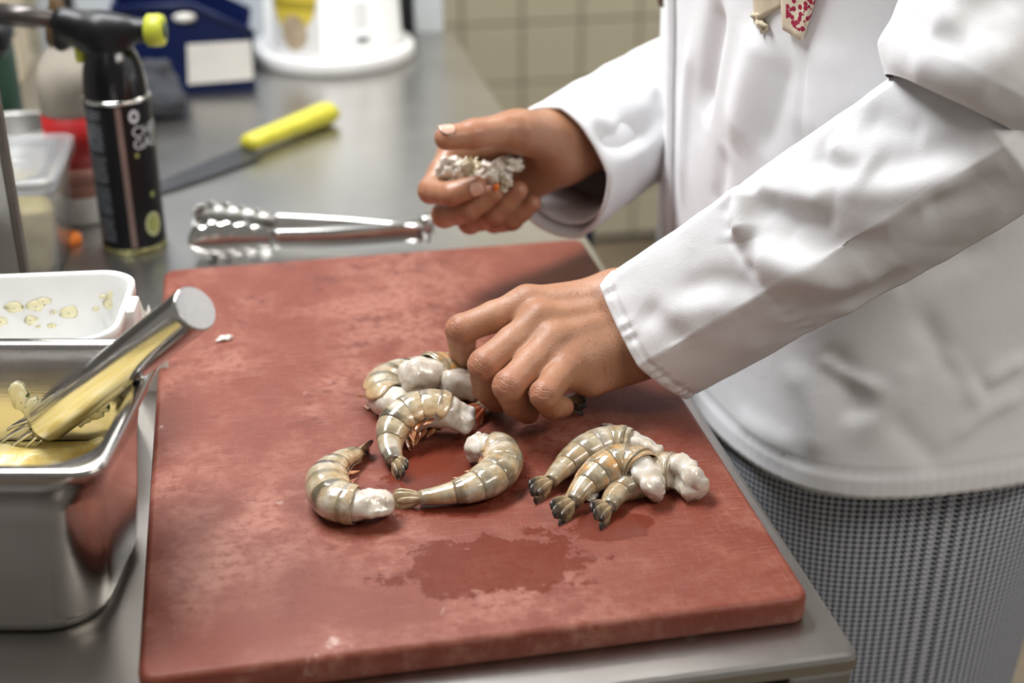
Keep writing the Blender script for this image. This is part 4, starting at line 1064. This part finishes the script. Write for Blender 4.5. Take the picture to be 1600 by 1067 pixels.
# ================================================================== BOTTLES AND CLUTTER BEHIND THE CONTAINER
def bottle():
    p = onz(116, 372, 0); root = empty('squeeze_bottle', (p.x+.008, p.y+.06, 0), 'squeeze bottle with red label and brown cap behind the gas torch', 'bottle')
    R_ = .030
    V, F = lathe([(R_-.003, 0), (R_, .003), (R_, .03), (R_+.0005, .034)], 36); from_py('bottle_base', V, F, M['white_plastic'], root)
    V, F = lathe([(R_-.004, .030), (R_+.0006, .031), (R_+.001, .042), (R_-.0015, .044), (R_+.001, .047), (R_+.001, .062), (R_-.003, .063)], 36); from_py('pink_band', V, F, M['pink'], root)  # dull pink grooved ring between the white base and the red label
    V, F = lathe([(R_-.004, .062), (R_+.0008, .0625), (R_+.0008, .115), (R_-.004, .116)], 36); from_py('label', V, F, M['red'], root)
    V, F = lathe([(R_-.004, .115), (R_, .116), (R_, .150), (R_-.004, .165), (.016, .180), (.013, .186), (.012, .188)], 36); from_py('bottle_top', V, F, plain('cream_plastic', (.44, .40, .33), .5), root)
    V, F = lathe([(.013, .186), (.015, .188), (.014, .205), (.008, .222), (.005, .238), (.0, .239)], 28); from_py('cap', V, F, M['brown'], root)
bottle()
def cap_():
    p = onz(112, 384, 0); V, F = lathe([(.010, 0), (.012, .001), (.0125, .004), (.011, .009), (.009, .010), (.0, .010)], 28); V = [(v[0], v[1], v[2]) for v in V]
    o = from_py('bottle_cap', V, F, M['orange']); o.location = (p.x-.002, p.y+.008, 0); tag(o, 'orange plastic cap lying beside the gas torch base', 'cap')
cap_()
def marker():
    p = onz(104, 375, 0); V, F = lathe([(.0, 0), (.006, 0), (.0065, .002), (.0065, .07), (.005, .072), (.005, .088), (.0, .09)], 20)
    o = from_py('marker_pen', V, F, M['blue']); o.location = (p.x-.006, p.y+.045, 0); tag(o, 'dark blue pen standing behind the food container', 'pen')
marker()
def green_box():
    root = empty('spice_tin', (-.245, 1.02, 0), 'dark green tin standing behind the steel divider at far left', 'tin')
    from_bm('tin_body', box_bm(-.285, -.170, .98, 1.06, 0, .135, .006), M['green'], root, world=True)
    from_bm('tin_lid', box_bm(-.288, -.167, .977, 1.063, .135, .165, .006), M['black_plastic'], root, world=True)
green_box()
def pot():
    p = onz(55, 190, 0); root = empty('sauce_pot', (-.165, .90, 0), 'small dull steel pot behind the food container', 'pot')
    V, F = lathe([(.040, 0), (.046, .004), (.047, .075), (.050, .078), (.0495, .080), (.0455, .077), (.0445, .006), (.0, .004)], 40); from_py('pot_body', V, F, M['panel_steel'], root)
    V, F = tube([(.046, -.012, .06), (.062, -.010, .063), (.062, .010, .063), (.046, .012, .06)], .003, 8); from_py('pot_handle', V, F, M['polished'], root)
pot()

# ================================================================== BLUE BIN, CLOTH, BUCKET
def bin_():
    root = empty('storage_bin', (-.05, 1.35, 0), 'blue plastic storage bin with white card, beside the white bucket', 'storage bin')
    X0, X1, Y0, Y1 = -.075, .108, 1.262, 1.42; H = .120; t = .004
    def side(y0, y1):
        prof = [(X0, .004), (X1-.012, .004), (X1, .078), (.030, H), (X0, H)]
        V = [(x, y0, z) for x, z in prof]+[(x, y1, z) for x, z in prof]; n = len(prof)
        F = [tuple(range(n)), tuple(range(2*n-1, n-1, -1))]+[(i, (i+1) % n+0, (i+1) % n+n, i+n)[::-1] for i in range(n)]
        return V, F
    V, F = side(Y0, Y0+t); o = from_py('side_wall', V, F, M['blue'], root, False, True)
    V, F = side(Y1-t, Y1); from_py('side_wall', V, F, M['blue'], root, False, True)
    from_bm('bottom', box_bm(X0, X1-.012, Y0, Y1, 0, .006, .001), M['blue'], root, False, True)
    from_bm('back_wall', box_bm(X0, X0+t, Y0, Y1, 0, H, .001), M['blue'], root, False, True)
    from_bm('front_lip', box_bm(X1-.012, X1-.004, Y0, Y1, 0, .062, .002), M['blue'], root, False, True)
    V, F = tube([(X0, Y0-.001, H), (.030, Y0-.001, H), (X1, Y0-.001, .079)], .0035, 10); from_py('rim', V, F, M['blue'], root, True, True)
    a, b, c, d = (ony(292, 70, Y0-.0025), ony(392, 64, Y0-.0025), ony(396, 124, Y0-.0025), ony(294, 132, Y0-.0025))
    V = [tuple(a), tuple(b), tuple(c), tuple(d)]; V = V+[(v[0], v[1]+.002, v[2]) for v in V]
    from_py('card', V, [(3, 2, 1, 0), (4, 5, 6, 7), (0, 1, 5, 4), (1, 2, 6, 5), (2, 3, 7, 6), (3, 0, 4, 7)], M['card'], root, False, True)
    o = ony(288, 27, Y0-.002); V, F = xf(lathe([(.0, 0), (.014, 0), (.015, .0015), (.0, .0018)], 24), (0, 0, 0), 0, PI/2)
    V = [(o.x+v[0], o.y+v[1], o.z+v[2]*.42) for v in V]; from_py('badge', V, F, M['card'], root, True, True)
bin_()
def cloth_heap():
    Vh, Fh = sdf_mesh([(A3(-.045, 1.165, .018), A3(.0, 1.16, .016), .018, .016, .02), (A3(-.035, 1.175, .042), A3(-.005, 1.18, .038), .015, .013, .02), (A3(-.06, 1.17, .03), A3(-.03, 1.16, .025), .02, .015, .02), (A3(-.03, 1.185, .062), A3(-.01, 1.185, .058), .010, .010, .012)], .003)
    n = vnormals(Vh, Fh); Vh = Vh+n*np.array([.004*noise.noise(Vector(v)*60) for v in Vh])[:, None]; Vh[:, 2] = np.maximum(Vh[:, 2], .0003)
    tag(from_py('crumpled_cloth', Vh, Fh, M['greycloth']), 'crumpled dark grey cloth in front of the blue bin', 'cloth')
cloth_heap()
def bucket():
    p = onz(521, 60, 0); cx, cy = .2235, 1.425; root = empty('bucket', (cx, cy, 0), 'white bucket with yellow label standing upside down on its lid', 'bucket')
    V, F = lathe([(.112, 0), (.117, .002), (.1185, .008), (.1185, .017), (.116, .021), (.108, .022), (.104, .021)], 72); from_py('bucket_lid', V, F, M['white_plastic'], root)
    r0_ = .100
    V, F = lathe([(.101, .018), (.1035, .022), (.1035, .026), (r0_, .028), (r0_-.008, .24), (r0_-.012, .245), (.0, .245)], 72); from_py('bucket_body', V, F, M['white_plastic'], root)
    def m_lab():
        t = mat('bucket_label_print'); co = t.coord('UV'); sx = t.n('ShaderNodeSeparateXYZ'); t.l(co, sx.inputs[0]); U, V_ = sx.outputs[0], sx.outputs[1]
        dx = t.math('SUBTRACT', U, .5); dy = t.math('DIVIDE', t.math('SUBTRACT', V_, .66), .92); d = t.math('SQRT', t.math('ADD', t.math('MULTIPLY', dx, dx), t.math('MULTIPLY', dy, dy)))
        yel = t.math('LESS_THAN', d, .46)
        col = t.mix(yel, (.80, .80, .78), (.70, .55, .07))
        bandk = t.math('MULTIPLY', yel, t.math('MULTIPLY', t.math('GREATER_THAN', V_, .50), t.math('LESS_THAN', V_, .60))); col = t.mix(bandk, col, (.42, .33, .03))
        ex = t.math('DIVIDE', t.math('SUBTRACT', U, .52), .26); ey = t.math('DIVIDE', t.math('SUBTRACT', V_, .24), .2); e = t.math('SQRT', t.math('ADD', t.math('MULTIPLY', ex, ex), t.math('MULTIPLY', ey, ey)))
        col = t.mix(t.math('LESS_THAN', e, 1), col, t.mix(t.noise(co, 9, 2), (.20, .10, .01), (.75, .66, .50)))
        dk = t.math('LESS_THAN', t.math('ADD', t.math('POWER', t.math('DIVIDE', t.math('SUBTRACT', U, .5), .14), 2.0), t.math('POWER', t.math('DIVIDE', t.math('SUBTRACT', V_, .93), .08), 2.0)), 1)
        col = t.mix(dk, col, (.02, .02, .03)); t.set(Color=col, Rough=.45); return t.m
    def patch(name, a0, a1, z0, z1, mt, nu=16):
        rows = []; uv = []
        for i in range(nu):
            for_z = z0+(z1-z0)*i/(nu-1); rr = r0_-.008*(for_z-.028)/.212+.0006
            rows.append([(rr*math.cos(a0+(a1-a0)*j/(nu-1)), rr*math.sin(a0+(a1-a0)*j/(nu-1)), for_z) for j in range(nu)]); uv += [(j/(nu-1), i/(nu-1)) for j in range(nu)]
        V, F = loft(rows, False); from_py(name, V, F, mt, root, uv=uv)
    view = math.atan2(CAM.y-cy, CAM.x-cx)
    patch('label', view-1.02, view-.18, .026, .150, m_lab())
    dk = plain('grey_print', (.10, .12, .13), .6); fa = plain('faint_print', (.62, .62, .62), .6)
    patch('print_block', view+.32, view+.52, .042, .049, dk, 6)
    for k in range(3): patch('print_line', view+.28, view+.52, .066+.012*k, .069+.012*k, fa, 6)
bucket()

# ================================================================== KNIFE AND TONGS
def knife():
    a = onz(246, 300, 0); b = onz(388, 243, 0); c = onz(516, 192, 0)
    d = (c-a).normalized(); s = Vector((-d.y, d.x, 0)); root = empty('kitchen_knife', tuple(b), 'kitchen knife with yellow handle and dark blade behind the tongs', 'knife')
    L = (b-a).length; rows = []
    for i in range(20):
        f = i/19; p = b-d*(L*1.5*f); wt = .004+.030*(1-f**2.2); z = .0080-.004*f
        rows.append([tuple(p+s*.010+Vector((0, 0, z+.0013))), tuple(p+s*(.010-wt)+Vector((0, 0, z*.55))), tuple(p+s*.010+Vector((0, 0, z-.0013)))])
    V, F = loft(rows, True, True, True); from_py('blade', V, F, plain('dark_blade', (.07, .07, .075), .3, .6), root, smooth=False, world=True)
    rows = []; Lh = (c-b).length
    for f, hw, hh in ((0, .012, .008), (.04, .015, .0105), (.2, .0130, .0115), (.5, .0145, .012), (.8, .0165, .0135), (.96, .019, .014), (1, .017, .0125)):
        p = b+d*(Lh*f); rows.append([tuple(p+s*(hw*math.cos(q))+Vector((0, 0, .0145+hh*math.sin(q)))) for q in np.linspace(0, 2*PI, 16, endpoint=False)])
    V, F = loft(rows, True, True, True); from_py('handle', V, F, M['yellow'], root, world=True)
knife()
def tongs():
    hinge = onz(664, 362, .0205)
    root = empty('tongs', (hinge.x, hinge.y, 0), 'stainless steel serving tongs with scalloped ends behind the board', 'tongs')
    def arm(tip, z, flip, handle_mat):
        tip = Vector((tip.x, tip.y, z)); h0 = Vector((hinge.x, hinge.y, z)); d = (tip-h0).normalized(); s = Vector((-d.y, d.x, 0))*flip; L = (tip-h0).length
        rows = []                                    # U shaped channel, open side inwards
        for i in range(16):
            f = i/15*.66; p = h0+d*(L*f); w = .0088+.0015*f; dp = .009
            bow = s*(-.004*math.sin(f/.66*PI))
            rows.append([tuple(p+bow+s*x+Vector((0, 0, q))) for x, q in ((dp, -w), (.001, -w), (0, -w+.001), (0, w-.001), (.001, w), (dp, w), (dp, w-.0014), (.0018, w-.0014), (.0018, -w+.0014), (dp, -w+.0014))])
        V, F = loft(rows, True, True, True); from_py('arm', V, F, handle_mat, root, world=True)
        rows = []; nb = 34                           # scalloped gripping head
        for i in range(nb):
            f = .64+.36*i/(nb-1); g = (f-.64)/.36; p = h0+d*(L*f)
            w = (.009+.0105*math.sin(min(1, g*1.3)*PI/2))*math.sqrt(max(.02, 1-max(0, (g-.70)/.31)**2)); sc = 1+.10*math.cos(g*PI*11)
            row = []
            for k in range(11):
                q = -1+2*k/10; edge = abs(q)**3
                row.append(p+s*(.002+.010*q*q*(.4+.6*g)+.004*edge*math.cos(g*PI*11)*.5)+Vector((0, 0, w*q*(sc if abs(q) > .7 else 1))))
            rows.append([tuple(x) for x in row])
        V, F = loft(rows, False); o = from_py('gripping_head', V, F, M['polished'], root, world=True); m = o.modifiers.new('t', 'SOLIDIFY'); m.thickness = .0012
        zmin = min(v[2] for v in V)
    t1 = onz(306, 337, .0205); t2 = onz(294, 383, .0205)
    arm(t1, .0205, 1, m_steel('matte_steel_with_glare', (.78, .76, .74), .34, (40, 40, 40), .05, .05)); arm(t2, .0205, -1, M['polished'])  # far arm gets a lighter colour that paints in its bright reflection
    V, F = lathe([(.0, -.0125), (.0075, -.0125), (.0075, .0125), (.0, .0125)], 20, (hinge.x+.002, hinge.y, .0245)); from_py('hinge_pin', V, F, M['polished'], root, world=True)
tongs()

# ================================================================== BACKGROUND FURNITURE
def cabinet():
    root = empty('white_cabinet', (.0, 1.66, -.9), 'pale grey upright cabinet at the far end of the counter', 'cabinet')
    from_bm('carcass', box_bm(-.205, .405, 1.565, 1.95, -.90, 1.1), M['dark'], root, False, True)
    from_bm('door', box_bm(-.150, .333, 1.548, 1.565, -.86, 1.08, .003), M['paint'], root, False, True)
    from_bm('door', box_bm(.360, .405, 1.548, 1.565, -.86, 1.08, .003), M['white_paint'], root, False, True)
    from_bm('door', box_bm(-.205, -.172, 1.548, 1.565, -.86, 1.08, .003), M['paint'], root, False, True)
cabinet()
def carton():
    root = empty('cardboard_carton', (-.33, 1.42, 0), 'beige carton standing at the far left end of the counter', 'carton')
    from_bm('carton_body', box_bm(-.46, -.212, 1.36, 1.48, 0, .28, .003), M['beige'], root, False, True)
    from_bm('flap', box_bm(-.46, -.212, 1.355, 1.36, .16, .28, .001), M['beige'], root, False, True)
carton()
def floor_bin():
    p = ony(935, 340, .95); x1 = p.x; root = empty('waste_bin', (x1-.045, 1.1, -.9), 'dark blue bin standing on the floor beyond the counter edge', 'waste bin')
    rings = [[(x+x1-.045, y+1.11, z) for x, y in rring(.045-i, .16-i, .025, 6)] for i, z in ((.012, -.90), (.008, -.88), (.0, -.12), (-.0, -.095), (.004, -.09), (.006, -.10), (.01, -.86))]
    V, F = loft(rings, True, True, True); from_py('bin_body', V, F, M['blue'], root, True, True)
floor_bin()
